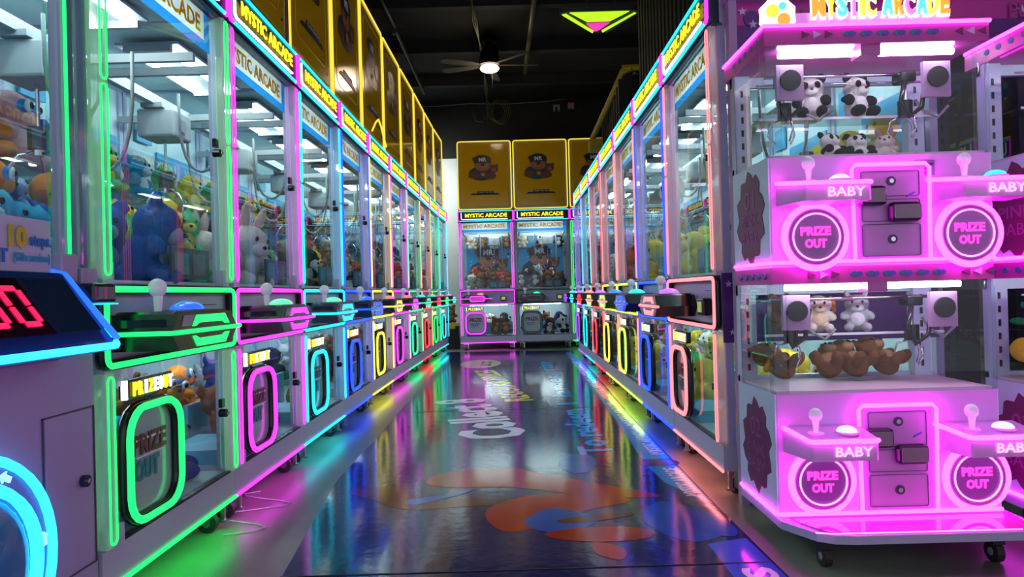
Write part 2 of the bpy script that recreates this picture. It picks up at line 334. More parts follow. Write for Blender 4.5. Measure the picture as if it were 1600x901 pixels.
# ------------------------------------------------------------------ claw machine
CW, CD = .795, .86
def neon_slot(o, role):
    o['role'] = role; return o
ROLE = {}
def build_machine():
    r = empty('claw_machine', (0, 0, 0))
    c = MB()
    c.box(0, CW, 0, CD, .105, .20, 0); c.box(0, CW, .015, CD, .645, .868, 0); c.box(0, CW, .03, CD, 1.832, 1.985, 0)
    for x in (.0, CW - .03):
        for y in (.02, CD - .03):
            c.box(x, x + .03, y, y + .03, .20, .645, 1); c.box(x, x + .03, y, y + .03, .868, 1.832, 1)
    c.box(.03, CW - .03, CD - .02, CD - .005, .20, .645, 2); c.box(.03, CW - .03, CD - .02, CD - .005, .868, 1.832, 2)
    c.box(.03, CW - .03, .03, CD - .02, .20, .206, 2); c.box(.03, CW - .03, .03, CD - .02, .868, .876, 2); c.box(.03, CW - .03, .03, CD - .02, 1.822, 1.832, 2)
    c.box(.05, .36, .03, .30, .206, .26, 3); c.box(.36, CW - .05, .34, .36, .206, .38, 3)
    c.box(.02, .07, -.004, .02, .86, .92, 0); c.box(CW - .07, CW - .02, -.004, .02, .86, .92, 0); c.box(.02, .09, -.004, .02, .20, .25, 0); c.box(.02, .09, -.004, .02, .60, .65, 0)
    c.box(.045, .052, -.002, .02, .20, .64, 1); c.box(.03, CW - .03, .0, .018, .20, .208, 4)
    c.build('cabinet', [LILAC, LILAC2, INNER, INNERB, BLACK], r)
    MB().box(.05, CW - .05, .008, .013, .868, 1.832).build('front_window', GLASS, r)
    MB().box(.05, CW - .05, .008, .013, .20, .645).build('lower_window', GLASS, r)
    MB().box(.001, .005, .05, CD - .03, .868, 1.832).box(.001, .005, .05, CD - .03, .20, .645).build('side_window', GLASS, r)
    for x in (.002, CW - .047):
        for (z0, z1) in ((.875, 1.825), (.205, .64)):
            po = MB().box(x, x + .045, -.014, .018, z0, z1, 0, b=.006); o = po.build('neon_post', P('green'), r); o['role'] = 'post'
            mid = (z0 + z1) / 2 + .02
            lo = MB()
            for a, b in (((z0 + .01, mid - .006), (mid + .006, z1 - .01)) if z1 > 1 else ((z0 + .01, z1 - .01),)):
                lo.tube(rrect(x + .009, x + .036, a, b, .0134, -.016, 3), .0026, True, 5)
            l = lo.build('neon_loop', N('green'), o); l['role'] = 'neon'
    # control panel
    MB().tube(rrect(.012, CW - .012, .657, .850, .022, -.002, 4), .014, True, 6).build('panel_trim', BLACK, r)
    MB().tube(rrect(.012, CW - .012, .657, .850, .022, -.016, 4), .0078, True, 6).build('panel_neon', N('green'), r)['role'] = 'neon'
    MB().box(.05, CW - .05, .012, .02, .69, .82, 0).box(.10, .46, .0105, .0125, .775, .777, 1).box(.56, .70, .010, .0125, .80, .802, 1).build('panel_plate', [LILAC2, BLACK], r)
    hexa = [(.035, .735), (.075, .783), (.395, .783), (.44, .735), (.395, .688), (.075, .688)]
    co = MB().prism(hexa, -.165, .015, 'y', 0).prism([(.075, .783), (.395, .783), (.38, .79), (.09, .79)], -.15, .0, 'y', 0)
    cn = co.build('console', BLACK, r)
    MB().prism([(-.145, .748), (-.02, .748), (-.02, .770), (-.145, .770)], .0, .003, 'x', 0, M=Matrix.Translation((.048, 0, 0)) @ Matrix.Shear('XY', 4, (0, 0)) ).build('console_side_panel', SCREEN, cn)
    l = MB().tube([(.06, .01, .735), (.034, -.01, .735), (.034, -.166, .735), (.06, -.170, .735), (.43, -.170, .735), (.462, -.165, .735)], .0065, False, 6).build('console_neon', N('green'), cn); l['role'] = 'neon'
    q = MB().prism([(.145, .748), (.16, .748), (.18, .756), (.33, .756), (.35, .748), (.375, .748), (.345, .777), (.17, .777)], -.169, -.165, 'y')
    q.prism([(.145, .722), (.16, .722), (.18, .714), (.33, .714), (.35, .722), (.375, .722), (.345, .693), (.17, .693)], -.169, -.165, 'y')
    q.build('console_light', N('green'), cn)['role'] = 'neon'
    MB().prism([(.085, .75), (.135, .75), (.155, .778), (.10, .778)], -.168, -.165, 'y').build('console_badge', GREY, cn)
    js = MB().cyl((.135, -.08, .783), .022, .006, 'z', 1).cyl((.135, -.08, .785), .009, .05, 'z', 0, r2=.012)
    js.ell((.135, -.08, .852), (.024, .024, .025), 0).build('joystick', [mat('clear_lit_knob', (.75, .8, .85), .1, emit=(.05, .06, .07), es=1.0), BLACK], r)
    bt = MB().cyl((.30, -.078, .783), .055, .008, 'z', 1, 20).ell((.30, -.078, .789), (.048, .048, .026), 0, z0=0)
    b = bt.build('push_button', [MATS['btn_blue'], BLACK], r); b['role'] = 'button'
    # reader on the panel
    MB().box(.585, .665, -.03, .012, .70, .77, 0, b=.008).box(.598, .652, -.032, -.028, .713, .757, 1).build('card_reader', [BLACK, mat('dim_screen', (.1, .1, .05), .2, emit=(.25, .26, .08), es=1)], r)
    # prize door
    d = MB().prism(rpts(.085, .355, .235, .535, .07), -.002, .008, 'y', 0); pd = d.build('prize_door', mat('smoky_door_panel', (.34, .42, .46), .15, coat=.5), r)
    MB().tube(rrect(.085, .355, .235, .535, .075, -.008, 5), .017, True, 6).build('door_rim', BLACK, pd)
    MB().tube(rrect(.085, .355, .235, .535, .075, -.024, 5), .0105, True, 6).build('door_neon', N('green'), pd)['role'] = 'neon'
    t = MB(); t.text('PRIZE', 0, front(.22, -.004, .405), depth=.003, bold=.03, h=.052, w=.17); t.text('OUT', 1, front(.205, -.004, .335), depth=.003, bold=.03, h=.052, w=.12)
    t.box(.13, .30, -.006, -.003, .44, .447, 2).box(.15, .30, -.006, -.003, .395, .399, 2).build('door_lettering', [mat('dark_maroon_print', (.14, .02, .03), .4), TEALPR, WHITEPR], pd)
    sg = MB().box(.095, .335, -.014, .008, .562, .612, 0, b=.004).box(.09, .10, -.015, -.002, .562, .612, 1).build('prize_sign', [BLACK, LETW], r)
    lt = MB(); xs = .13
    for i, ch in enumerate('PRIZEOUT'):
        lt.text(ch, 0 if i in (0, 1, 3, 6) else 1, front(.128 + i * .0262 + .004, -.0155, .570), depth=.004, bold=.04, h=.034, w=.011 if ch == 'I' else .022)
    lt.build('sign_lettering', [LETY, LETW], sg)
    for z in (.42, 1.33):
        MB().cyl((CW - .085, -.012, z), .014, .024, 'y', 0, 12).cyl((CW - .085, -.02, z), .006, .01, 'y', 1, 8).box(CW - .095, CW - .07, .0, .012, z + .02, z + .05, 0).build('door_lock', [BLACK, CHROME], r)
    # base strip
    MB().tube([(.0, -.004, .105), (CW, -.004, .105)], .006, False, 6).build('base_neon', N('green'), r)['role'] = 'neon'
    for x in (.07, CW - .07):
        for y in (.07, CD - .08):
            w = MB().cyl((x - .012, y, .034), .034, .024, 'x', 0, 16).cyl((x - .014, y, .034), .014, .028, 'x', 1, 10)
            w.box(x - .018, x - .014, y - .015, y + .025, .03, .09, 1).box(x + .014, x + .018, y - .015, y + .025, .03, .09, 1).box(x - .03, x + .03, y - .03, y + .03, .088, .105, 1)
            w.box(x + .030, x + .045, y - .045, y - .03, .03, .105, 1).box(x + .026, x + .049, y - .055, y - .025, .024, .032, 1)
            w.build('caster', [BLACKM, mat('grey_chrome', (.5, .5, .5), .3, 1.0)], r)
    # marquee
    mq = MB().box(0, CW, -.012, .03, 1.835, 1.992, 0, b=.004).box(0, CW, .0, .04, 1.822, 1.836, 0).build('marquee', NAVY, r)
    lt = MB(); lt.text('MYSTIC ARCADE', 0, front(CW / 2 + .01, -.020, 1.898), depth=.003, bold=.02, h=.052, w=.60)
    lt.build('marquee_lettering', [LETY], mq)
    MB().tube([(.052, -.018, 1.965), (.052, -.018, 1.88), (.062, -.018, 1.872)] + [(.075 + i * .012, -.018, 1.866 + (.004 if i % 2 else 0)) for i in range(54)], .006, False, 5).build('white_neon', LETW, mq)
    MB().tube([(.012, -.016, 1.845), (CW - .012, -.016, 1.845)], .0062, False, 6).tube([(.012, -.016, 1.984), (CW - .012, -.016, 1.984)], .0062, False, 6).build('cyan_neon', N('cyan'), mq)
    MB().tube([(.04, -.016, 1.845), (.012, -.017, 1.845), (.005, -.017, 1.855), (.005, -.017, 1.975), (.012, -.017, 1.984), (.03, -.016, 1.984)], .008, False, 6).build('end_neon', N('magenta'), mq)
    MB().tube([(CW - .03, -.016, 1.845), (CW - .012, -.017, 1.845), (CW - .005, -.017, 1.855), (CW - .005, -.017, 1.975), (CW - .012, -.017, 1.984)], .008, False, 6).build('end_neon', N('magenta'), mq)
    # header banner behind the glass
    hb = MB().add([(.05, .034, 1.725), (CW - .09, .034, 1.725), (CW - .09, .034, 1.822), (.05, .034, 1.822)], [(0, 1, 2, 3)], 0).add([(.05, .034, 1.69), (CW - .05, .034, 1.69), (CW - .05, .034, 1.725), (.05, .034, 1.725)], [(0, 1, 2, 3)], 1).add([(CW - .09, .034, 1.725), (CW - .05, .034, 1.725), (CW - .05, .034, 1.822), (CW - .09, .034, 1.822)], [(0, 1, 2, 3)], 1)
    hb.build('header_banner', [translucent('pale_film', (.80, .85, .80)), translucent('blue_film', (.03, .30, .75))], r)
    MB().text('MYSTIC ARCADE', 0, front(CW / 2 - .02, .0335, 1.745), depth=.0008, bold=.03, h=.056, w=.60).build('banner_lettering', translucent('golden_film', (1.0, .62, .02)), r)
    # lights inside
    MB().box(.10, CW - .10, .22, .46, 1.79, 1.80, 0).tube([(.12, .27, 1.775), (CW - .12, .27, 1.775)], .009, False, 6, 1).tube([(.12, .41, 1.775), (CW - .12, .41, 1.775)], .009, False, 6, 1).box(.10, .12, .25, .43, 1.765, 1.80, 0).box(CW - .12, CW - .10, .25, .43, 1.765, 1.80, 0).build('ceiling_light', [GREY, LAMP], r)
    MB().tube([(.12, .45, .634), (CW - .12, .45, .634)], .007, False, 6, 0).build('lower_light', LAMP, r)
    # gantry and claw
    g = MB().box(.06, .08, .08, CD - .05, 1.66, 1.69, 0).box(CW - .08, CW - .06, .08, CD - .05, 1.66, 1.69, 0).box(.07, CW - .07, .47, .50, 1.655, 1.695, 0).build('gantry', GREY, r)
    cg = MB().box(.42, .58, .40, .56, 1.52, 1.64, 0, b=.01).cyl((.50, .395, 1.575), .028, .01, 'y', 1, 14).box(.40, .60, .44, .53, 1.64, 1.66, 1).build('claw_carriage', [mat('soft_grey_plastic', (.42, .46, .48), .4), GREY], r)
    def u(x0, x1, y, zt, zb, rad=.006):
        pts = [(y, x0 + (x1 - x0) * (.5 - .5 * math.cos(PI * i / 12)), zt - (zt - zb) * math.sin(PI * i / 12) ** .6) for i in range(13)]
        return MB().tube(pts, rad, False, 6)
    u(.14, .32, .30, 1.66, 1.34).build('hanging_cable', CABLE, r); u(.24, .44, .62, 1.66, 1.26).build('hanging_cable', CABLE, r)
    cl = MB().cyl((.50, .48, 1.38), .006, .15, 'z', 0, 8).cyl((.50, .48, 1.31), .03, .07, 'z', 1, 14).cyl((.50, .48, 1.29), .018, .02, 'z', 0, 12)
    for k in range(3):
        a = 2 * PI * k / 3 + .4; ca, sa = math.cos(a), math.sin(a)
        cl.tube([(.50 + ca * d, .48 + sa * d, z) for d, z in ((.015, 1.30), (.055, 1.285), (.085, 1.24), (.07, 1.19), (.035, 1.165))], .0055, False, 5)
    cl.build('claw', [CHROME, mat('dark_metal', (.12, .12, .13), .3, .8)], r)
    # drop chute walls, shelf, cards
    MB().box(.34, .345, .03, .30, .876, 1.06).box(.05, .345, .295, .30, .876, 1.06).build('chute_wall', ACRYLIC, r)
    MB().box(.04, CW - .04, .60, CD - .03, 1.275, 1.281).build('shelf', ACRYLIC, r)
    MB().box(.42, .68, .024, .030, .885, .985, 0).box(.44, .53, .022, .024, .90, .97, 1).box(.56, .65, .022, .024, .90, .97, 2).build('notice_card', [mat('dark_blue_card', (.01, .05, .09), .3), TEALPR, mat('slate_print', (.1, .16, .2), .4)], r)
    MB().box(.10, .24, CD - .04, CD - .03, 1.62, 1.74).box(.30, .75, CD - .035, CD - .025, .93, 1.60).build('backdrop_poster', mat('sky_blue_poster', (.04, .35, .62), .4), r)
    return r
for n, c1, c2 in (('blue', (.03, .12, .9), (.02, .25, 1.0)), ('rainbow', (.1, .9, .35), (1.0, .28, .12)), ('pink', (.9, .1, .7), (.35, .15, 1.0)), ('teal', (.02, .9, .6), (.02, .9, .45)), ('red', (1.0, .15, .2), (1.0, .3, .2))):
    m = mat('btn_' + n, c1, .2, emit=c1, es=.9, coat=.5); nt = m.node_tree; b = nt.nodes['Principled BSDF']
    tc = nt.nodes.new('ShaderNodeTexCoord'); sx = nt.nodes.new('ShaderNodeSeparateXYZ'); cr = nt.nodes.new('ShaderNodeValToRGB')
    cr.color_ramp.elements[0].position = .4; cr.color_ramp.elements[1].position = .6
    cr.color_ramp.elements[0].color = (*c1, 1); cr.color_ramp.elements[1].color = (*c2, 1)
    nt.links.new(tc.outputs['Generated'], sx.inputs[0]); nt.links.new(sx.outputs[0], cr.inputs[0]); nt.links.new(cr.outputs[0], b.inputs['Emission Color'])
PROTO = build_machine()
def set_color(r, col, btn, loop=None, lit=True, ledp=6.0):
    todo = list(kids(r))
    allo = todo + [g for k in todo for g in kids(k)]
    for o in allo:
        ro = o.get('role')
        if not ro: continue
        s = o.material_slots[0]; s.link = 'OBJECT'
        s.material = {'post': P(loop or col), 'neon': N(col), 'button': MATS['btn_' + btn]}[ro]
        if o.name.startswith(('neon_loop', 'console_neon')) and loop: s.material = N(loop)
        if not lit and ro == 'neon': s.material = mat('unlit_neon', (.18, .20, .22), .3)
        if not lit and ro == 'post': s.material = mat('unlit_post', (.35, .40, .44), .2, coat=.5)
    if lit:
        L = bpy.data.lights.new('base_led', 'AREA'); L.shape = 'RECTANGLE'; L.size = .75; L.size_y = .03
        v = NEON[col]; mx = max(v); L.color = tuple(min(1, x / mx) for x in v); L.energy = ledp
        lo = bpy.data.objects.new('base_led', L); COL.objects.link(lo); lo.parent = r; lo.location = (CW / 2, -.0, .094); lo.rotation_euler = (.35, 0, 0)
    for o in allo:
        if 'role' in o: del o['role']

ORD = ['first', 'second', 'third', 'fourth', 'fifth', 'sixth', 'seventh', 'eighth', 'ninth', 'tenth']
machines = []
XL = [-1.021] * 5 + [-1.012, -.998, -.98, -.97, -.955, -.925]
LC = [('green', 'blue'), ('magenta', 'rainbow'), ('cyan', 'rainbow'), ('blue', 'blue'), ('yellow', 'red'), ('magenta', 'red'), ('teal', 'teal'), ('red', 'teal'), ('green', 'red'), ('cyan', 'pink')]
for k, (c, b) in enumerate(LC):
    m = copy_tree(PROTO); m.location = (XL[k], 1.668 + .8 * k, 0); m.rotation_euler = (0, 0, PI / 2 - math.atan2(XL[k + 1] - XL[k], .8))
    machines.append(('L', k, m, c, b, None))
RC = [('coral', 'pink', None), ('blue', 'teal', None), ('lime', 'blue', 'coral'), ('yellow', 'pink', 'coral'), ('red', 'red', None), ('cyan', 'pink', None), ('purple', 'teal', None)]
for k, (c, b, l) in enumerate(RC):
    m = copy_tree(PROTO); m.location = (.797 - .0008 * k, 2.607 + .803 * (k + 1), 0); m.rotation_euler = (0, 0, -PI / 2)
    machines.append(('R', k, m, c, b, l))
BC = [('magenta', 'red'), (None, 'teal'), ('green', 'blue'), ('magenta', 'red')]
for k, (c, b) in enumerate(BC):
    m = copy_tree(PROTO); m.location = (-.75 + .8 * k, 9.705, 0)
    machines.append(('B', k, m, c, b, None))
NAMEC = dict(teal='teal', coral='coral red')
for side, k, m, c, b, l in machines:
    set_color(m, c or 'green', b, l, lit=c is not None, ledp=.6)
    cn = NAMEC.get(c, c)
    if side == 'L': lab = '%s-lit claw machine, %s from the red digit display, in the row under yellow prize boxes' % (cn, ORD[k])
    elif side == 'R': lab = '%s-lit claw machine, %s from the two-deck pink machine, along the mural' % (cn, ORD[k])
    else: lab = ('%s-lit claw machine' % cn if c else 'unlit grey-framed claw machine') + ', %s from the yellow-lidded bin, against the back wall' % ORD[k]
    tag(m, lab, 'claw machine', 'full-height claw machines')
# end pane for each row
purge(PROTO)
end = machines[10][2]
def end_pane(m):
    MB().box(CW - .005, CW - .001, .05, CD - .03, .868, 1.832).box(CW - .005, CW - .001, .05, CD - .03, .20, .645).build('side_window', GLASS, m)
end_pane(machines[9][2]); end_pane(machines[10][2])
# violet end board on the first machine of the mural row
eb = MB().box(CW + .001, CW + .006, .010, CD - .02, .60, .868, 0).prism([(y, z) for y, z in star(.035, .825, .014)], CW + .006, CW + .008, 'x', 1).prism([(y, z) for y, z in star(.045, .64, .013)], CW + .006, CW + .008, 'x', 1)
eb.tube([(CW + .008, .09 + .03 * math.cos(a / 8 * PI), .77 + .045 * math.sin(a / 8 * PI)) for a in range(3, 14)], .008, False, 5, 2)
eb.build('end_board', [PURPLE, STARM, GOLDM], machines[10][2])
# posters with the bear in the machines on the back wall
for side, k, m, c, b, l in machines:
    if side == 'B':
        for o in kids(m):
            if o.name.startswith('shelf'): o.location.z += .20
            if o.name.startswith('backdrop_poster'):
                o.data = o.data.copy(); me = o.data
        ps = MB().box(.06, CW - .06, CD - .06, CD - .045, .90, 1.70, 0)
        for i in range(14): ps.prism(star(.1 + random.random() * .6, .95 + random.random() * .7, .012, 4, .3), CD - .063, CD - .06, 'y', 1)
        ps.build('blue_poster', [mat('bright_blue_poster', (.02, .30, .60), .4), WHITEPR], m)
        emblem('bear_print', CW / 2, 1.27, .55, CD - .068, m)

# ------------------------------------------------------------------ prize boxes on top
def build_prize_box(y0):
    r = empty('prize_box', (0, 0, 0)); D = .62
    MB().box(.004, CW - .004, .0, D, 2.0, 3.0, 0, b=.012).build('box_shell', BOXGREY, r)
    MB().box(.055, CW - .055, -.008, .0, 2.055, 2.955, 0, b=.006).build('front_panel', AMBER, r)
    MB().tube(rrect(.016, CW - .016, 2.014, 2.988, .035, -.010, 4), .0075, True, 6).build('neon_loop', N('box'), r)
    MB().tube(rrect(.12, CW - .12, 2.14, 2.90, .05, -.0085, 4), .002, True, 4).build('panel_ridge', AMBER, r)
    MB().cyl((CW - .09, -.012, 2.12), .008, .006, 'y', 0, 8).build('panel_lock', BLACK, r)
    emblem('bear_print', CW / 2 - .02, 2.60, .40, -.009, r)
    p = MB().prism([(.18, 2.22), (.62, 2.22), (.58, 2.245), (.52, 2.245), (.52, 2.275), (.29, 2.275), (.29, 2.245), (.22, 2.245)], -.012, -.009, 'y', 0)
    p.text('Catch The Fun', 1, front(.405, -.0125, 2.252), depth=.001, bold=.01, h=.016, w=.20).build('podium_print', [BK, WHITEPR], r)
    return r
pb = build_prize_box(0)
for side, k, m, c, b, l in list(machines):
    if side == 'L' and k >= 1:
        o = copy_tree(pb); M = Matrix.Translation((m.location.x - .03, m.location.y, 0)); o.location = (m.location.x - .033, m.location.y, 0); o.rotation_euler = m.rotation_euler
        tag(o, 'yellow neon-framed prize box with printed bear on the %s claw machine of its row' % ORD[k], 'prize box', 'yellow prize boxes')
        if k == 1:
            o['label'] = 'yellow prize box with an unlit brown frame, on the second claw machine of its row'
            for x in kids(o):
                if x.name.startswith('neon_loop'): x.material_slots[0].link = 'OBJECT'; x.material_slots[0].material = mat('unlit_brown_tube', (.25, .12, .06), .3)
    if side == 'B' and k < 4:
        o = copy_tree(pb); o.location = (m.location.x, m.location.y + .03, 0)
        tag(o, 'yellow prize box with printed bear on the %s machine from the yellow-lidded bin' % ORD[k], 'prize box', 'yellow prize boxes')
purge(pb)
# yellow cord lying over the fifth machine's header
cd = MB().tube([(-.99, 4.95, 2.02), (-.975, 5.02, 2.10), (-.97, 5.10, 2.14), (-.97, 5.2, 2.11), (-.975, 5.32, 2.06), (-.98, 5.45, 2.01)], .007, False, 6).build('neon_cord', N('box'))
tag(cd, 'loose yellow neon cord curling below a prize box', 'cord')

# ------------------------------------------------------------------ plush toys
def remeshed(name, mb, m, parent=None, vox=.008):
    o = mb.build('tmp', m); md = o.modifiers.new('r', 'REMESH'); md.mode = 'VOXEL'; md.voxel_size = vox; md.use_smooth_shade = True
    s = o.modifiers.new('s', 'SMOOTH'); s.iterations = 4; s.factor = .6
    dg = bpy.context.evaluated_depsgraph_get(); me = bpy.data.meshes.new_from_object(o.evaluated_get(dg)); me.name = name
    n = bpy.data.objects.new(name, me); COL.objects.link(n)
    old = o.data; bpy.data.objects.remove(o); bpy.data.meshes.remove(old)
    if parent: n.parent = parent
    return n
EYE = mat('black_bead_eye', (.01, .01, .01), .1); EYEW = mat('white_eye', (.8, .82, .8), .4)
KINDS = {}
def make_plush(key, noun, colname, body, belly, ear='round', earcol=None, extra=None):
    pm = plush_mat(key, body); bmx = plush_mat(key + '_pale', belly); em = plush_mat(key + '_ear', earcol) if earcol else pm
    a = MB()
    # sitting toy about 0.2 high, faces -Y, sits at z 0
    a.ell((0, .0, .065), (.058, .052, .066)); a.ell((0, -.008, .155), (.066, .058, .056))
    for s in (-1, 1):
        a.ell((s * .066, -.03, .09), (.022, .034, .024), rot=Euler((.5, 0, s * .4)).to_matrix()); a.ell((s * .045, -.065, .028), (.027, .042, .027))
        if ear == 'round': a.ell((s * .05, 0, .207), (.024, .014, .024))
        if ear == 'long': a.ell((s * .034, .01, .235), (.016, .012, .050), rot=Euler((0, s * .25, 0)).to_matrix())
        if ear == 'point': a.ell((s * .045, 0, .208), (.016, .012, .032), rot=Euler((0, s * .4, 0)).to_matrix())
        if ear == 'floppy': a.ell((s * .072, 0, .160), (.016, .022, .046), rot=Euler((0, -s * .2, 0)).to_matrix())
    if ear == 'crest':
        for i in range(4): a.ell((0, .03 * i - .02, .215 - .028 * i * i * .35), (.011, .018, .022))
        a.ell((0, .09, .035), (.022, .06, .022))
    r = remeshed(noun, a, pm)
    b = MB().ell((0, -.052, .137), (.034, .024, .025)).ell((0, -.038, .07), (.038, .022, .042)); b.build('pale_patch', bmx, r)
    e = MB()
    for s in (-1, 1): e.ell((s * .026, -.058, .168), (.007, .006, .009), 0, seg=8, rings=5)
    e.ell((0, -.076, .143), (.009, .006, .007), 0, seg=8, rings=5); e.build('face', EYE, r)
    if earcol and ear in ('round', 'floppy', 'long', 'point'):
        q = MB()
        for s in (-1, 1):
            if ear == 'round': q.ell((s * .05, -.004, .209), (.026, .016, .026))
            if ear == 'long': q.ell((s * .034, .004, .238), (.017, .014, .048), rot=Euler((0, s * .25, 0)).to_matrix())
            if ear == 'floppy': q.ell((s * .074, 0, .158), (.019, .024, .048), rot=Euler((0, -s * .2, 0)).to_matrix())
            if ear == 'point': q.ell((s * .045, -.002, .210), (.018, .013, .032), rot=Euler((0, s * .4, 0)).to_matrix())
        q.build('ears', em, r)
    if extra == 'panda':
        q = MB()
        for s in (-1, 1): q.ell((s * .027, -.055, .166), (.016, .010, .019)); q.ell((s * .066, -.032, .09), (.025, .036, .027), rot=Euler((.5, 0, s * .4)).to_matrix()); q.ell((s * .045, -.068, .028), (.029, .043, .029))
        q.ell((0, .012, .11), (.063, .05, .022)); q.build('black_patches', EYE and plush_mat('blackfur', (.015, .015, .018)), r)
    if extra == 'scarf':
        MB().tube(ring_pts(0, 0, .05, 0, 18), .014, True, 8, M=Matrix.Translation((0, -.003, .112)) @ Matrix.Rotation(PI / 2, 4, 'X')).build('scarf', plush_mat('scarf', (.75, .22, .03)), r)
    if extra == 'mask':
        MB().ell((0, -.040, .160), (.048, .030, .030)).build('face_mask', plush_mat('skyblue', (.03, .22, .65)), r)
        w = MB()
        for s in (-1, 1): w.ell((s * .026, -.066, .166), (.016, .008, .018), 0)
        w.build('eye_white', EYEW, r); w = MB()
        for s in (-1, 1): w.ell((s * .026, -.073, .166), (.008, .006, .010), 0)
        w.build('pupil', EYE, r)
    KINDS[key] = (r, noun, colname)
    return r
make_plush('bear', 'teddy_bear', 'brown plush teddy bear', (.20, .085, .035), (.42, .24, .11), 'round')
make_plush('scarfbear', 'teddy_bear', 'orange-scarfed brown plush bear', (.24, .11, .05), (.45, .28, .15), 'round', None, 'scarf')
make_plush('panda', 'plush_panda', 'black and white plush panda', (.75, .73, .68), (.8, .78, .74), 'round', (.015, .015, .018), 'panda')
make_plush('fish', 'plush_creature', 'orange blue-faced plush creature', (.85, .26, .03), (.80, .35, .10), 'none', None, 'mask')
make_plush('pinkmask', 'plush_creature', 'pink blue-faced plush creature', (.75, .38, .42), (.8, .55, .55), 'none', None, 'mask')
make_plush('blue', 'plush_bear', 'royal blue plush bear', (.015, .09, .38), (.30, .45, .62), 'round')
make_plush('cyan', 'plush_bear', 'sky blue plush bear', (.03, .38, .62), (.55, .72, .75), 'floppy')
make_plush('dino', 'plush_dinosaur', 'green plush dinosaur', (.05, .52, .16), (.75, .60, .06), 'crest')
make_plush('yellow', 'plush_duckling', 'yellow plush duckling', (.80, .58, .03), (.85, .75, .25), 'none')
make_plush('bunny', 'plush_rabbit', 'cream plush rabbit', (.68, .60, .50), (.78, .72, .65), 'long', (.65, .40, .38))
make_plush('grey', 'plush_cat', 'pale grey plush cat', (.45, .46, .50), (.75, .75, .75), 'point')
make_plush('navy', 'plush_penguin', 'black and white plush penguin', (.02, .025, .035), (.75, .73, .68), 'none')
make_plush('dog', 'plush_dog', 'orange and white plush dog', (.75, .70, .60), (.8, .6, .4), 'floppy', (.55, .20, .04))
make_plush('red', 'plush_monkey', 'red plush monkey', (.55, .06, .05), (.65, .35, .20), 'round')
for k, (r, n, c) in KINDS.items(): r.location = (0, 0, -50)
def place_plush(key, M, label, group, deep=True):
    r, noun, cn = KINDS[key]
    o = copy_tree(r, None, deep); o.matrix_world = M
    tag(o, label, 'plush toy', group); return o
def loc(x, y, z, rz=0, rx=0, ry=0, s=1.0): return Matrix.Translation((x, y, z)) @ Euler((rx, ry, rz)).to_matrix().to_4x4() @ Matrix.Diagonal((s, s, s, 1))
def fill(m, side, k, upper, lower, shelf, s=1.25):
    bpy.context.view_layer.update()
    MW = Matrix.LocRotScale(m.location, m.rotation_euler, (1, 1, 1))
    near = (side == 'L' and k <= 2) or (side == 'R' and k <= 1)
    mc = '%s machine of the %s row' % (ORD[k], {'L': 'prize-box', 'R': 'mural-side', 'B': 'back-wall'}[side])
    rnd = random.Random(hash((ord(side), k)) & 0xffff)
    def lab(cn, where, i): return '%s, %s, %s, %s' % (cn, ORD[i] + ' along', where, mc)
    # upper heap: back row then front row
    for row, (yy, n, z) in enumerate(((.62, 4, .876), (.40, 4, .876), (.46, 3, 1.02), (.16, 2, .876))):
        for i in range(n):
            key = upper[rnd.randrange(len(upper))]
            x = {4: .12 + i * .185, 3: .2 + i * .19, 2: .46 + i * .18}[n] + rnd.uniform(-.02, .02)
            tilt = rnd.uniform(-.5, .5) if row != 2 else rnd.uniform(-1.2, .2)
            w = ('back row', 'middle row', 'atop the heap', 'against the window')[row]
            l = lab(KINDS[key][2], w, i) if near else 'small plush toys heaped behind the upper window of the ' + mc
            sz = s * rnd.uniform(.9, 1.1) * (.85 if row == 2 else 1)
            place_plush(key, MW @ loc(x, yy, z + .0, rnd.uniform(-.9, .9), tilt * .6, tilt * .4, sz), l, 'upper plush toys, ' + mc, near or side == 'B' or k < 6)
    for i in range(shelf[1]):
        key = shelf[0][i % len(shelf[0])]
        x = .14 + i * (.54 / max(1, shelf[1] - 1))
        l = lab(KINDS[key][2], 'clear shelf', i) if near else 'small plush toys on the clear shelf of the ' + mc
        place_plush(key, MW @ loc(x, .72, 1.283 + (.20 if side == 'B' else 0), rnd.uniform(-.5, .5), 0, 0, s * (1.1 if (side, k) == ('L', 0) else .85)), l, 'shelf plush toys, ' + mc, near or side == 'B' or k < 6)
    for row, (yy, n, z) in enumerate(((.64, 3, .208), (.48, 3, .30), (.20, 2, .208))):
        for i in range(n):
            key = lower[rnd.randrange(len(lower))]
            x = {3: .17 + i * .22, 2: .47 + i * .18}[n]
            w = ('lower back row', 'lower middle row', 'by lower window')[row]
            l = lab(KINDS[key][2], w, i) if near else 'small plush toys heaped behind the lower window of the ' + mc
            place_plush(key, MW @ loc(x, yy, z, rnd.uniform(-.9, .9), rnd.uniform(-.5, .3), rnd.uniform(-.3, .3), s * (1.0 if row != 1 else .9)), l, 'lower plush toys, ' + mc, near or side == 'B' or k < 6)
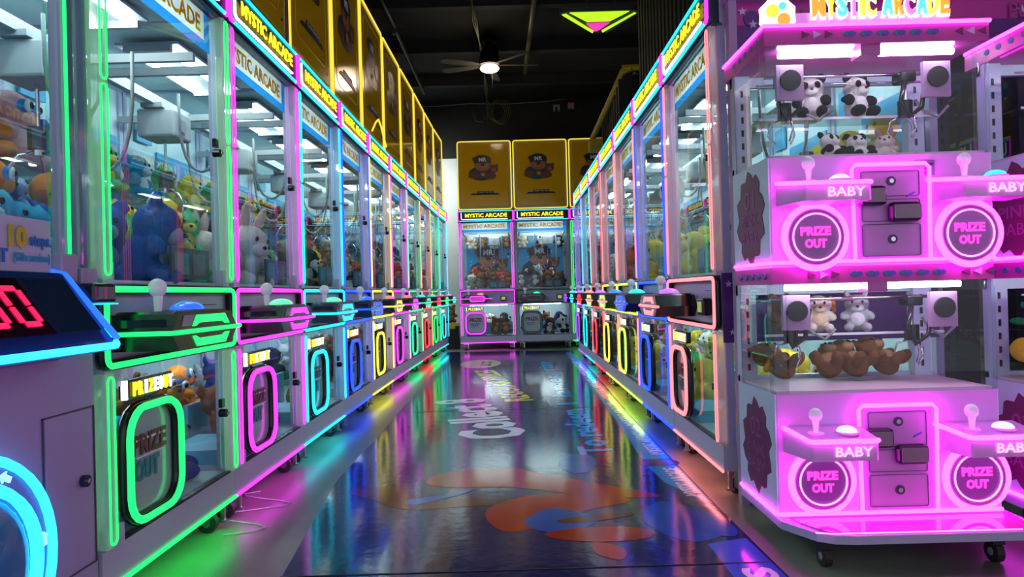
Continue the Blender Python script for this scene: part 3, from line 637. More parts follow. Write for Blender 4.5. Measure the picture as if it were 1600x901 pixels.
FL = [(['blue', 'blue', 'blue', 'fish', 'cyan'], ['blue', 'cyan', 'blue'], (['fish', 'dino', 'fish', 'pinkmask'], 4)),
      (['dino', 'bunny', 'yellow', 'bunny'], ['fish', 'bear', 'dino'], (['blue', 'dino', 'cyan'], 3)),
      (['yellow', 'navy', 'dino', 'grey'], ['navy', 'grey', 'blue'], (['dino', 'yellow'], 3)),
      (['bear', 'dog', 'navy'], ['grey', 'navy'], (['bear', 'yellow'], 3)),
      (['red', 'bear', 'dino'], ['bear', 'grey'], (['red', 'dog'], 3)),
      (['red', 'dog', 'bear'], ['bear', 'red'], (['bear', 'bunny'], 3)),
      (['bear', 'dino'], ['bear'], (['bear'], 3)), (['dog', 'red'], ['bear', 'grey'], (['grey'], 2)), (['bear', 'navy'], ['grey'], (['bear'], 2)), (['grey', 'bear'], ['grey'], (['bear'], 2))]
FRR = [(['yellow', 'yellow', 'bunny'], ['yellow', 'grey', 'yellow'], (['yellow', 'yellow'], 3)), (['yellow', 'dino'], ['yellow', 'dino'], (['yellow'], 3)),
       (['yellow', 'bear'], ['yellow', 'bunny'], (['dog'], 3)), (['red', 'bear'], ['yellow'], (['bear'], 3)), (['bear', 'dog'], ['bear'], (['red'], 2)), (['bear'], ['bear'], (['dog'], 2)), (['bear', 'navy'], ['navy'], (['dog'], 2))]
FB = [(['bear', 'dog', 'scarfbear', 'red'], ['bear', 'dog', 'navy'], (['dog', 'scarfbear', 'dog', 'bear'], 4)), (['navy', 'bear', 'panda', 'grey'], ['bear', 'navy', 'panda'], (['dog', 'panda', 'navy'], 3)),
      (['bear', 'panda'], ['bear', 'dog'], (['panda', 'dog'], 3)), (['bear'], ['dog'], (['bear'], 3))]
for side, k, m, c, b, l in machines:
    up, lo, sh = {'L': FL, 'R': FRR, 'B': FB}[side][k]
    if side == 'B' and k == 3: continue
    fill(m, side, k, up, lo, sh, 1.2 if side == 'L' and k < 2 else 1.15)

# ------------------------------------------------------------------ wide machine with red digits
GREYL = mat('lilac_grey_steel', (.42, .37, .52), .32)
dm = empty('claw_machine', (-1.02, .44, 0), PI / 2)
DWD = 1.215
b = MB().box(0, DWD, 0, 1.0, .03, .70, 0, b=.01).box(0, DWD, .02, 1.0, .70, .845, 0).box(0, DWD, .0, 1.0, 2.1, 2.25, 0)
for x in (0, DWD - .04):
    for y in (.03, .96): b.box(x, x + .04, y, y + .04, .845, 2.1, 0)
b.box(.04, DWD - .04, .98, .995, .845, 2.1, 1).box(0, DWD, .02, 1.0, .845, .86, 1)
b.build('cabinet', [GREYL, INNERB], dm)
MB().box(.04, DWD - .12, .012, .018, .845, 2.1).box(DWD - .006, DWD - .001, .06, .96, .86, 2.1).build('front_window', GLASS, dm)
MB().box(DWD - .12, DWD - .06, -.006, .03, .86, 2.1, 0, b=.008).build('corner_post', ACRYLIC, dm)
MB().box(DWD - .055, DWD - .012, -.008, .03, .90, 2.1, 0, b=.008).build('corner_post', ACRYLIC, dm)
MB().tube([(DWD - .10, -.010, .93), (DWD - .10, -.010, 2.08)], .004, False, 5).build('neon_tube', N('green'), dm)
MB().box(DWD - .13, DWD - .075, -.012, .02, .865, .93, 0, b=.004).box(DWD - .06, DWD - .0, -.012, .02, .86, .90, 0, b=.004).build('post_foot', GREYL, dm)
cs = MB().prism([(-.135, .712), (.01, .69), (.03, .70), (.03, .885), (-.01, .885), (-.12, .735)], -.0, DWD - .13, 'x', 0)
con = cs.build('display_console', mat('deep_blue_gloss', (.012, .035, .17), .18, coat=.6), dm)
MB().tube([(0.0, -.138, .722), (DWD - .145, -.138, .722), (DWD - .125, -.125, .726)], .0085, False, 6).build('console_neon', N('bigcyan'), con)
MB().tube([(DWD - .126, -.13, .735), (DWD - .122, -.01, .882), (DWD - .15, .0, .888)], .007, False, 6).build('edge_light', mat('blue_edge_light', (.02, .1, .9), .3, emit=(.02, .15, 1.1), es=1), con)
# slanted display : local frame on the slope
sl = Vector((0, .11, .15)); ang = math.atan2(.15, .11)
MS = Matrix.Translation((0, -.12, .735)) @ Matrix.Rotation(ang, 4, 'X')   # X along, Y up the slope
scr = MB().box(.20, DWD - .295, .025, .165, .001, .004, 0, M=MS).box(DWD - .283, DWD - .15, .025, .165, .001, .004, 1, M=MS)
scr.build('display_window', [mat('black_red_window', (.02, .004, .012), .1), mat('slate_window', (.01, .03, .06), .12)], con)
dg = MB()
def zero(x0):
    w, h, t, y0 = .060, .098, .011, .045
    for (a, c2, d, e) in ((x0 + t, x0 + w - t, y0, y0 + t), (x0 + t, x0 + w - t, y0 + h - t, y0 + h), (x0, x0 + t, y0 + t, y0 + h / 2 - .003), (x0, x0 + t, y0 + h / 2 + .003, y0 + h - t), (x0 + w - t, x0 + w, y0 + t, y0 + h / 2 - .003), (x0 + w - t, x0 + w, y0 + h / 2 + .003, y0 + h - t)):
        dg.box(a, c2, d, e, .004, .007, 0, M=MS)
for i in range(2):
    dg = MB(); zero(DWD - .372 - .085 * i); dg.build('red_digit', LETR, con)
card = MB().box(.50, DWD - .145, .002, .008, .885, 1.00, 0, b=.002)
card.text('10', 1, front(.965, .0, .937), depth=.002, bold=.05, h=.042); card.text('steps.', 2, front(1.0, .0, .943), depth=.002, bold=.03, h=.024, cx=False, w=.065); card.text('AT', 2, front(.91, .0, .905), depth=.002, bold=.04, h=.026); card.text('(Gifts random)', 3, front(.95, .0, .908), depth=.002, bold=.01, h=.018, w=.11, cx=False)
card.build('instruction_card', [mat('pale_card', (.5, .58, .66), .4), mat('olive_yellow_print', (.6, .55, .02), .4), BLUEPR, mat('cyan_ink', (.03, .4, .65), .4)], dm)
# hatch with lock and round prize door
MB().box(1.03, 1.195, -.002, .001, .20, .565, 0, b=.002).box(1.022, 1.025, -.003, .0, .195, .57, 1).box(1.200, 1.203, -.003, .0, .195, .57, 1).box(1.022, 1.203, -.003, .0, .567, .57, 1).box(1.022, 1.203, -.003, .0, .195, .198, 1).build('service_hatch', [GREYL, mat('seam', (.08, .07, .1), .6)], dm)
MB().cyl((1.155, -.014, .40), .014, .014, 'y', 0, 16).cyl((1.155, -.017, .40), .006, .004, 'y', 1, 10).build('hatch_lock', [NAVY, CHROME], dm)
rc = (.79, .30)
pr = MB().cyl((rc[0], -.012, rc[1]), .235, .014, 'y', 0, 40).build('round_door', mat('lilac_ring', (.25, .16, .35), .3), dm)
MB().tube(ring_pts(rc[0], rc[1], .232, -.018, 40), .010, True, 6).tube(ring_pts(rc[0], rc[1], .178, -.024, 40), .012, True, 6).build('ring_neon', N('bigcyan'), pr)
MB().ell((0, 0, 0), (.165, .165, .03), 0, z0=0, seg=28, M=Matrix.Translation((rc[0], -.014, rc[1])) @ Matrix.Rotation(PI / 2, 4, 'X')).build('domed_flap', mat('blue_flap', (.03, .22, .45), .1, coat=.6), pr)
ar = MB()
for a in (.1, 1.05, 2.1, 3.1, 4.2, 5.2): ar.prism([(-.012, -.006), (.006, -.006), (.006, -.012), (.018, 0), (.006, .012), (.006, .006), (-.012, .006)], -.022, -.018, 'y', 0, M=Matrix.Translation((rc[0] + .205 * math.cos(a), 0, rc[1] + .205 * math.sin(a))) @ Matrix.Rotation(-a - PI / 2, 4, 'Y'))
ar.build('ring_arrow', mat('cyan_arrow', (.2, .8, .9), .3, emit=(.3, .8, .95), es=1), pr)
rd = MB().box(DWD - .115, DWD - .03, -.075, .0, .815, .862, 0, b=.008).box(DWD - .105, DWD - .04, -.077, -.074, .825, .853, 1).box(DWD - .085, DWD - .075, -.078, -.076, .825, .853, 2).box(DWD - .117, DWD - .028, -.076, .0, .812, .815, 3)
rd.build('card_reader', [BLACK, mat('grey_lcd', (.15, .18, .17), .2), mat('pink_stripe', (.6, .08, .3), .3), N('cyan')], dm)
MB().tube([(.15, .3, 2.08), (DWD - .15, .3, 2.08)], .012, False, 6).build('ceiling_light', LAMP, dm)
MB().tube([(.75 + .10 * (1 - math.cos(PI * i / 12)), .25, 1.9 - .36 * math.sin(PI * i / 12) ** .6) for i in range(13)], .010, False, 6).build('hanging_cable', CABLE, dm)
MB().box(.05, DWD - .05, .60, .95, 1.28, 1.286).build('shelf', ACRYLIC, dm)
tag(dm, 'wide lilac claw machine with red 00 digits and cyan-ringed round door', 'claw machine')
bpy.context.view_layer.update(); MW = dm.matrix_world.copy()
cols = ['cyan', 'blue', 'yellow', 'grey', 'pinkmask', 'blue', 'bunny', 'cyan']
for row, (yy, z, n, w) in enumerate(((.75, 1.287, 5, 'upper shelf'), (.35, .862, 5, 'window row'), (.62, .862, 5, 'rear row'), (.5, 1.06, 4, 'atop the heap'))):
    for i in range(n):
        key = cols[(i * 3 + row * 2) % 8]
        place_plush(key, MW @ loc(.18 + i * .21, yy, z, random.uniform(-.8, .8), random.uniform(-.3, .2), 0, 1.3), '%s, %s along, %s, in the machine with red digits' % (KINDS[key][2], ORD[i], w), 'plush toys in the red-digit machine')

# ------------------------------------------------------------------ two-deck pink machine
BW_, BD = .672, .33
PINKW = mat('pink_white_enamel', (.66, .36, .72), .28, coat=.4); SIDEW = mat('pale_blue_grey_enamel', (.60, .68, .84), .35)
PBAND = mat('magenta_band', (.50, .03, .33), .3); BURG = mat('burgundy_print', (.16, .01, .09), .45); BURGT = mat('mauve_print', (.33, .06, .24), .45)
MIRP = mat('glossy_magenta_ledge', (.75, .05, .55), .08, coat=1.0); DECKP = mat('pale_pink_deck', (.75, .60, .66), .5)
PTXT = mat('lit_pink_letters', (1, .4, .9), .4, emit=(1.6, .42, 1.3), es=1); PTXT2 = mat('hot_pink_letters', (1, .05, .5), .4, emit=(1.1, .05, .55), es=1)
def pink_machine(org, rz, first):
    r = empty('claw_machine', org, rz)
    c = MB()
    # ledge with rounded front corners
    led = [(0, BD), (0, .0), (.0, -.02), (.03, -.075), (.06, -.125), (.10, -.15), (.16, -.158), (BW_ - .05, -.158), (BW_ - .0, -.14), (BW_ + .03, -.10), (BW_ + .03, BD)]
    c.prism(led, .088, .112, 'z', 0); c.prism([(.035, 0.0), (.045, -.05), (.085, -.12), (.12, -.145), (BW_ - .05, -.15), (BW_, -.13), (BW_ + .02, 0)], .112, .116, 'z', 3)
    for (z0, z1) in ((.112, .485), (.868, 1.20)):
        c.box(0.0, .006, 0.004, BD, z0, z1, 1); c.box(0.006, BW_, .002, BD, z0, z1, 2); c.box(BW_, BW_ + .004, .004, BD, z0, z1, 1)
    c.box(0, BW_, .0, BD, .818, .868, 4); c.box(-.004, BW_ + .004, -.004, BD + .05, 1.538, 1.60, 4)
    for zb, zt in ((.485, .818), (1.20, 1.538)):
        for x0 in (0, BW_ - .075): 
            c.box(x0, x0 + .055, BD - .04, BD, zb, zt, 5)
            for i in range(6): c.box(x0 + .022, x0 + .030, BD - .042, BD - .039, zb + .04 + i * .045, zb + .062 + i * .045, 6)
        c.box(0, BW_, BD - .02, BD, zt - .035, zt, 5); c.box(0.01, BW_ - .01, .01, BD - .01, zb, zb + .008, 7)
        c.box(.0, BW_, BD - .02, BD, zb, zb + .02, 5)
    c.build('cabinet', [LILAC2, SIDEW, PINKW, MIRP, PBAND, mat('pale_blue_enamel', (.50, .58, .72), .35), BLACKM, DECKP], r)
    # band decoration
    PR = [BURG, STARM, TEALPR, mat('violet_blue_print', (.12, .08, .5), .4)]
    for zc in (.843, 1.568):
        for i in range(3):
            MB().prism([(.11 + i * .035, zc - .012), (.135 + i * .035, zc), (.11 + i * .035, zc + .012)], -.006, -.002, 'y').build('printed_arrow', PR[i == 1], r)
            MB().prism([(BW_ - .10 + i * .035, zc), (BW_ - .075 + i * .035, zc - .012), (BW_ - .075 + i * .035, zc + .012)], -.006, -.002, 'y').build('printed_arrow', PR[i == 1], r)
        for i in range(6):
            MB().prism([(.25 + i * .05 + .014 * math.cos(a * PI / 4), zc + .009 * math.sin(a * PI / 4)) for a in range(8)], -.006, -.002, 'y', 0).prism([(.262 + i * .05 + .012 * math.cos(a * PI / 4), zc + .008 * math.sin(a * PI / 4)) for a in range(8)], -.008, -.002, 'y', 1).build('printed_gem', PR[2:], r)
        for i in range(5): MB().prism([(.05 + i * .055 + .012 * math.cos(a * PI / 4), zc + .01 * math.sin(a * PI / 4)) for a in range(8)], -.006, -.002, 'x').build('printed_gem', TEALPR, r)
    # glass
    for zb, zt in ((.485, .818), (1.20, 1.538)):
        MB().box(.045, BW_ - .03, .0, .004, zb, zt).box(0, .004, .05, BD - .04, zb, zt).box(BW_ - .004, BW_, .05, BD - .04, zb, zt).build('window_pane', GLASS, r)
        MB().box(-.002, .045, -.004, .04, zb, zt, 0, b=.006).build('corner_post', ACRYLIC, r); MB().box(BW_ - .03, BW_ + .002, -.004, .03, zb, zt, 0, b=.006).build('corner_post', ACRYLIC, r)
        MB().tube([(.06, .05, zt - .012), (.29, .05, zt - .012)], .010, False, 8).tube([(.36, .05, zt - .012), (.60, .05, zt - .012)], .010, False, 8).build('lamp_tube', LAMPB, r)
        MB().box(.295, .355, .01, .07, zt - .03, zt, 0).build('lamp_mount', PBAND, r)
        for x in (.06, .52):
            MB().box(x, x + .085, .07, .085, zt - .145, zt - .035, 0).cyl((x + .042, .06, zt - .085), .032, .012, 'y', 1, 18).build('speaker', [mat('mauve_enamel', (.42, .25, .42), .4), BLACKM], r)
        MB().tube([(.05, .15, zt - .05), (BW_ - .06, .15, zt - .05)], .005, False, 6).tube([(.05, .22, zt - .055), (BW_ - .06, .22, zt - .055)], .004, False, 6).build('gantry', CHROME, r)
        for x in (.11, .50):
            g = MB().box(x - .02, x + .03, .12, .18, zt - .08, zt - .045, 1, b=.006).cyl((x, .14, zt - .19), .022, .05, 'z', 1, 12).cyl((x, .14, zt - .145), .005, .07, 'z', 0, 8)
            g.tube([(x + .05, .11, zt - .08), (x + .03, .10, zt - .17), (x - .01, .10, zt - .20), (x - .03, .11, zt - .15), (x - .01, .12, zt - .08)], .008, False, 6, 1)
            for q in range(3):
                a = q * 2.1 + .6; g.tube([(x + math.cos(a) * dd, .14 + math.sin(a) * dd, z) for dd, z in ((.012, zt - .19), (.042, zt - .20), (.052, zt - .235), (.030, zt - .265))], .0035, False, 5, 0)
            g.build('claw', [CHROME, BLACK], r)
            MB().tube([(x + .07, .2, zt - .12), (x + .09, .19, zt - .16), (x + .13, .18, zt - .185), (x + .16, .17, zt - .15)], .005, False, 6).build('cable', CABLE, r)
        MB().box(.05, BW_ - .03, BD - .13, BD - .02, zb + .162, zb + .166, 0).box(.05, BW_ - .03, BD - .133, BD - .13, zb + .160, zb + .168, 1).build('shelf', [ACRYLIC, mat('white_edge', (.8, .8, .85), .3)], r)
    # per-deck controls
    for (z0, zring, zd0, zd1, zc1, zc0, ttl) in ((.112, .225, .122, .447, .372, .312, '02'), (.868, .957, .875, 1.17, 1.107, 1.052, '01')):
        MB().tube([(.0, BD, z0 + .014), (-.004, .0, z0 + .014), (.004, -.006, z0 + .014), (BW_, -.006, z0 + .014)], .0062, False, 6).build('edge_neon', N('bigpink'), r)
        MB().tube([(.25, -.010, z0 + .02), (.245, -.012, zd1 - .012), (.257, -.012, zd1), (.466, -.012, zd1), (.478, -.012, zd1 - .012), (.476, -.010, z0 + .02)], .0065, False, 6).build('coin_door_neon', N('bigpink'), r)
        cdm = MB().box(.257, .468, -.006, .0, z0 + .02, zd1 - .008, 0, b=.003)
        for (a, e) in ((zd0 + .02, zd0 + .115), (zd0 + .125, zd0 + .19), (zd0 + .20, zd1 - .02)):
            cdm.tube(rrect(.275, .45, a, e, .004, -.007, 1), .0012, True, 4, 1)
        cdm.cyl((.365, -.010, zd0 + .07), .014, .006, 'y', 1, 16).cyl((.365, -.012, zd0 + .07), .007, .003, 'y', 3, 10).cyl((.365, -.010, zd1 - .05), .014, .006, 'y', 1, 16).cyl((.365, -.012, zd1 - .05), .007, .003, 'y', 3, 10)
        cdm.prism([(.41, zd1 - .10), (.435, zd1 - .088), (.435, zd1 - .083), (.41, zd1 - .095)], -.009, -.006, 'y', 2); cdm.build('coin_door', [mat('orchid_enamel', (.45, .24, .50), .35), mat('dark_seam', (.06, .02, .12), .4), mat('violet_ink', (.15, .05, .5), .4), CHROME], r)
        for (x, z, w) in ((.30, zd1 - .095, .04), (.395, zd1 - .145, .047)):
            MB().box(x - w, x + w, -.038, -.006, z - .030, z + .030, 0, b=.013).box(x - w + .009, x + w - .009, -.040, -.037, z - .021, z + .021, 1, b=.0008).build('card_reader', [BLACK, mat('grey_screen', (.20, .18, .20), .12)], r)
        for side, x0 in ((0, .022), (1, .478)):
            xe = x0 + .225 if side == 0 else x0 + .235
            out = [(x0, .0), (x0 + .028, -.12), (x0 + .035, -.125), (xe - .01, -.125), (xe, -.115), (xe, 0)]
            cp = MB(); n = len(out)
            top = [(a, b2, zc1 + (.018 if b2 == 0 else 0)) for a, b2 in out]; bot = [(a, b2, zc0) for a, b2 in out]
            cp.add(top + bot, [tuple(range(n - 1, -1, -1)), tuple(range(n, 2 * n))] + [(i, (i + 1) % n, (i + 1) % n + n, i + n) for i in range(n)], 0)
            cn_ = cp.build('console', PINKW, r)
            MB().tube([(a - .001, b2 - .002, zc1 + (.018 if b2 == 0 else 0) - .004) for a, b2 in out[:-1]], .0072, False, 6).build('console_neon', N('bigpink'), cn_)
            MB().text('BABY', 0, front(x0 + .15, -.127, (zc0 + zc1) / 2 - .016), depth=.002, bold=.01, h=.027, w=.105).build('console_lettering', PTXT, cn_)
            MB().cyl((x0 + .07, -.065, zc1 + .008), .022, .003, 'z', 1, 14).cyl((x0 + .07, -.065, zc1 + .006), .006, .045, 'z', 0, 8, r2=.011).ell((x0 + .07, -.065, zc1 + .062), (.019, .019, .021), 0).build('joystick', [MATS['clear_lit_knob'], MATS['btn_pink']], r)
            MB().cyl((x0 + .16, -.065, zc1 + .006), .034, .006, 'z', 1, 18).ell((x0 + .16, -.065, zc1 + .011), (.029, .029, .018), 0, z0=0).build('push_button', [mat('btn_ice', (.5, .6, .95), .2, emit=(.35, .5, 1.1), es=1) if side == 0 or z0 < .5 else MATS['btn_teal'], PINKW], r)
            xr = .13 if side == 0 else .592
            pdx = MB().cyl((xr, -.014, zring), .080, .014, 'y', 0, 36).build('prize_door', mat('violet_door', (.26, .06, .34), .15, coat=.6), r)
            MB().tube(ring_pts(xr, zring, .092, -.012, 40), .0115, True, 6).build('ring_neon', N('bigpink'), pdx)
            MB().tube(ring_pts(xr + .002, zring, .070, -.018, 36), .0028, True, 5).build('inner_ring', PTXT, pdx)
            br = MB().tube(ring_pts(xr, zring, .080, -.016, 36), .0055, True, 6)
            for a in (.7, 2.4, 3.9, 5.5): br.box(-.012, .012, -.02, -.006, -.006, .006, 0, M=Matrix.Translation((xr + .088 * math.cos(a), 0, zring + .088 * math.sin(a))) @ Matrix.Rotation(-a + PI / 2, 4, 'Y'))
            br.build('door_bezel', mat('orchid_bezel', (.35, .10, .38), .3), pdx)
            MB().text('PRIZE', 0, front(xr, -.0155, zring + .006), depth=.002, bold=.05, h=.024, w=.092).text('OUT', 0, front(xr, -.0155, zring - .031), depth=.002, bold=.05, h=.024, w=.066).build('door_lettering', PTXT2, pdx)
        # ragged blot with lettering on the side
        zc = (z0 + (.485 if z0 < .5 else 1.20)) / 2; rr = random.Random(5)
        blot = [(BD / 2 + (.105 + .014 * ((i * 7) % 3)) * math.cos(2 * PI * i / 30), zc + (.130 + .013 * ((i * 5) % 3)) * math.sin(2 * PI * i / 30)) for i in range(30)]
        sb = MB().prism(blot, -.002, -.0, 'x', 0)
        MS2 = lambda y, z: Matrix.Translation((-.002, y, z)) @ Matrix.Rotation(-PI / 2, 4, 'Z') @ FR
        for t, z, h in ((ttl, zc + .03, .06), ('PINK', zc - .025, .038), ('BABY', zc - .080, .038)): sb.text(t, 1, MS2(BD / 2, z), depth=.0015, bold=-.0, h=h, w=.15 if len(t) > 2 else .09)
        sb.build('side_blot', [BURG, BURGT], r)
    MB().tube([(-.006, BD + .045, 1.597), (-.006, -.006, 1.597), (BW_ + .006, -.006, 1.597), (BW_ + .006, BD, 1.597)], .0062, False, 6).build('roof_neon', N('bigpink'), r)
    MB().tube(rrect(.05, .32, .122, .20, .02, -.156, 3)[:0] or [(.05, -.14, .118), (.10, -.152, .118), (BW_ - .05, -.153, .118)], .002, False, 4).build('ledge_trim', PTXT, r)
    # lit title sign
    sgn = MB().box(.10, .60, .06, .10, 1.60, 1.66, 0).build('title_sign', PINKW, r)
    word = 'MYSTIC ARCADE'; colr = [ORPR, YELPR, 'c', 'p', YELPR, 'o', None, 'c', 'p', 'b', 'p', YELPR, 'o']
    LC2 = {'o': mat('lit_orange', (1, .3, .02), .4, emit=(1.0, .28, .02), es=1), 'y': mat('lit_yellow', (1, .8, .05), .4, emit=(1.0, .75, .03), es=1), 'c': mat('lit_skyblue', (.1, .6, 1), .4, emit=(.06, .50, 1.0), es=1), 'p': mat('lit_orchid', (.9, .2, .7), .4, emit=(.85, .16, .62), es=1), 'g': mat('lit_lime', (.5, .8, .1), .4, emit=(.5, .8, .08), es=1)}
    keys = 'oycpyg-copcyo'.replace('-', 'o'); order = ['o', 'y', 'c', 'p', 'g']
    tx = MB(); x = .165
    wds = {'M': .038, 'I': .012}
    for i, ch in enumerate(word):
        if ch == ' ': x += .016; continue
        w = wds.get(ch, .029)
        tx.text(ch, 5, front(x + w / 2 + .002, .052, 1.640), depth=.006, bold=.07, h=.064, w=w + .008).text(ch, order.index(keys[i]), front(x + w / 2, .044, 1.642), depth=.010, bold=.03, h=.060, w=w); x += w + .006
    tx.build('sign_lettering', [LC2['o'], LC2['y'], LC2['c'], LC2['p'], LC2['g'], LETW], sgn)
    bd = MB().prism([(.055 + .052 * math.cos(a * PI / 8) * (1 + .12 * (a % 2)), 1.645 + .055 * math.sin(a * PI / 8) * (1 + .1 * (a % 2))) for a in range(16)], .03, .045, 'y', 0)
    bd.cyl((.036, .022, 1.655), .020, .01, 'y', 1, 14).cyl((.07, .022, 1.628), .020, .01, 'y', 2, 14).cyl((.066, .020, 1.668), .012, .01, 'y', 3, 12)
    bd.build('sign_badge', [LETW, LC2['y'], LC2['o'], LC2['c']], sgn)
    MB().box(.44, .50, -.003, .0, 1.135, 1.18, 0).box(.445, .495, -.004, -.003, 1.165, 1.171, 1).box(.45, .49, -.004, -.003, 1.152, 1.158, 1).box(.455, .485, -.004, -.003, 1.14, 1.146, 1).build('notice_label', [mat('slate_label', (.12, .12, .2), .5), BLACKM], r)
    for x in (.10, BW_ - .08):
        for y in (-.08, BD - .06):
            MB().cyl((x - .011, y, .03), .030, .022, 'x', 0, 16).cyl((x - .013, y, .03), .011, .026, 'x', 1, 10).box(x - .018, x + .018, y - .02, y + .02, .055, .088, 0).build('caster', [BLACKM, GREY], r)
    for (lx, ly, lz, e) in ((.34, -.19, .10, 0),): pass
    return r
p1 = pink_machine((.784, 2.05, 0), 0, True)
tag(p1, 'two-deck pink neon claw machine beside the coral-lit row end', 'claw machine')
p2 = copy_tree(p1); p2.location = (1.60, 1.98, 0)
tag(p2, 'second two-deck pink neon machine, cut off at the picture edge', 'claw machine')
def baby_fill(ox, oy, up, lo, tagx):
    def pl(key, x, y, z, rz, s, rx, w): place_plush(key, loc(ox + x, oy + y, z, rz, rx, 0, s), '%s %s, %s' % (KINDS[key][2], w, tagx), 'plush toys, ' + tagx)
    w4 = ['first along', 'second along', 'third along', 'fourth along']
    for i in range(2): pl(up[i], .24 + .15 * i, .24, 1.367, -.3 + .6 * i, .66, 0, 'on the upper shelf, ' + ('by the claw' if i == 0 else 'by the white column'))
    for i in range(3): pl(up[2 + i], .29 + .09 * i, .17 + .02 * i, 1.209, .5 - .5 * i, .5, -.4, 'on the upper deck floor, %s' % ORD[i])
    for i in range(4): pl(lo[i], .13 + .115 * i, .17 + .015 * (i % 2), .520, [1.0, -.6, .4, .8][i], .72, [-1.0, -1.1, -1.0, -.9][i], 'on the pink floor, ' + w4[i])
    for i in range(3): pl(lo[4 + i], .12 + .13 * i, .25, .652, random.uniform(-.4, .4), .60, 0, 'on the lower deck shelf, %s' % ORD[i])
baby_fill(.784, 2.05, ['panda', 'panda', 'panda', 'panda', 'bunny'], ['scarfbear', 'bear', 'bear', 'bear', 'bear', 'dog', 'grey'], 'pink two-deck machine')
baby_fill(1.60, 1.98, ['yellow', 'yellow', 'yellow', 'bunny', 'yellow'], ['yellow', 'yellow', 'dog', 'yellow', 'dino', 'yellow', 'dog'], 'cut-off pink machine')

# violet banner board with PLANET and beam above
bn = MB().box(.86, 3.2, 2.56, 2.585, 1.70, 1.80, 0).box(.86, 3.2, 2.56, 2.585, 1.80, 1.885, 1)
for x, z in ((.895, 1.85), (.935, 1.80), (1.95, 1.83), (2.3, 1.84)): bn.prism(star(x, z, .018), 2.553, 2.56, 'y', 2)
bn.cyl((.93, 2.555, 1.822), .03, .004, 'y', 0, 16)
for x0 in (1.03, 1.90): bn.text('PLANET', 3, front(x0 + .13, 2.553, 1.80), depth=.003, bold=.0, h=.055, w=.26)
bno = bn.build('banner_board', [PURPLE, MAGBOARD, STARM, BURGT]); tag(bno, 'violet and magenta star banner reading planet above the pink machine', 'banner')
bm_ = MB().box(.83, 3.2, 2.50, 2.60, 1.885, 1.99, 0, b=.006).build('banner_rail', mat('mauve_beam', (.36, .24, .42), .4)); tag(bm_, 'mauve boxed rail running above the violet star banner', 'rail')
bno.parent = bm_; del bno['label']; del bno['category']
for x in (.835, 3.14): MB().box(x, x + .03, 2.53, 2.57, 0, 1.89).build('rail_post', MATS['mauve_beam'], bm_)

L = bpy.data.lights.new('wall_fill_light', 'AREA'); L.shape = 'RECTANGLE'; L.size = 1.0; L.size_y = .15; L.energy = 16; L.color = (.93, 1, .95)  # unseen area lamp with no fixture, added to brighten the white back wall
lo = bpy.data.objects.new('wall_fill_light', L); COL.objects.link(lo); lo.location = (-1.55, 10.0, 2.7); lo.rotation_euler = (.9, 0, -.25)
# ------------------------------------------------------------------ bin with yellow lid and a toy on it
bi = MB().prism([(-.985, 10.0), (-.80, 10.0), (-.80, 10.2), (-.985, 10.2)], 0, .34, 'z', 0).build('trash_bin', BLACKM)
MB().box(-1.0, -.785, 9.98, 10.22, .34, .385, 0, b=.008).box(-.93, -.85, 9.975, 9.985, .30, .36, 0).build('bin_lid', mat('yellow_lid', (.70, .42, .01), .4), bi)
tag(bi, 'black waste bin with a yellow lid against the white wall', 'bin')
place_plush('bear', loc(-.93, 10.09, .385, .2, 0, 0, 1.2), 'brown plush toy sitting on the yellow bin lid', None)

# ------------------------------------------------------------------ ceiling things
PIPE = mat('olive_painted_pipe', (.10, .10, .035), .45)
def fan(x, y, z):
    r = empty('ceiling_fan', (x, y, z))
    MB().cyl((0, 0, .02), .13, .20, 'z', 0, 24, r2=.10).cyl((0, 0, .20), .05, .09, 'z', 0, 16).cyl((0, 0, .29), .09, .075, 'z', 0, 20).build('motor_housing', mat('dark_bronze', (.02, .018, .03), .3, .6), r)
    MB().ell((0, 0, -.015), (.115, .115, .045), 0, M=None).build('lamp_bowl', mat('warm_lit_bowl', (1, .8, .6), .4, emit=(3.2, 2.2, 1.4), es=1), r)
    MB().tube([(.03, -.02, 0.0), (.03, -.02, -.25)], .002, False, 4).build('pull_chain', GREY, r)
    for i, a in enumerate((-.75, .05, 1.45, 2.85, 3.5)):
        M = Matrix.Rotation(a, 4, 'Z') @ Matrix.Translation((.12, 0, .02)) @ Matrix.Rotation(.22, 4, 'X')
        MB().prism([(0, -.02), (.12, -.045), (.42, -.055), (.47, -.03), (.47, .03), (.42, .055), (.12, .045), (0, .02)], 0, .008, 'z', 0, M=M).build('blade', mat('taupe_blade', (.05, .045, .035), .6), r)
    L = bpy.data.lights.new('fan_lamp', 'POINT'); L.energy = 4.5; L.color = (1, .78, .55); L.shadow_soft_size = .1
    lo = bpy.data.objects.new('fan_lamp', L); COL.objects.link(lo); lo.parent = r; lo.location = (0, 0, -.13)
    return tag(r, 'dark ceiling fan with pale blades and a warm round lamp', 'ceiling fan')
fan(-.195, 8.0, 3.475)
tl = empty('ceiling_light', (.85, 6.25, 3.3))
MB().prism([(-.32, -.20), (-.36, -.16), (.02, .32), (.14, .32), (.36, -.16), (.31, -.20)], 0.004, .05, 'z').build('lamp_frame', mat('dark_green_frame', (.05, .08, .05), .4), tl)
GL = mat('lit_lime_panel', (.5, 1, .02), .4, emit=(.40, .74, .01), es=1); PK = mat('lit_pink_panel', (1, .05, .5), .4, emit=(.75, .03, .35), es=1)
MB().prism([(-.27, -.185), (.265, -.185), (.12, .03), (-.09, .03)], -.002, .01, 'z').build('lime_panel', GL, tl)
MB().prism([(-.095, .065), (.125, .065), (.035, .26), (.005, .26)], -.002, .01, 'z').build('pink_panel', PK, tl)
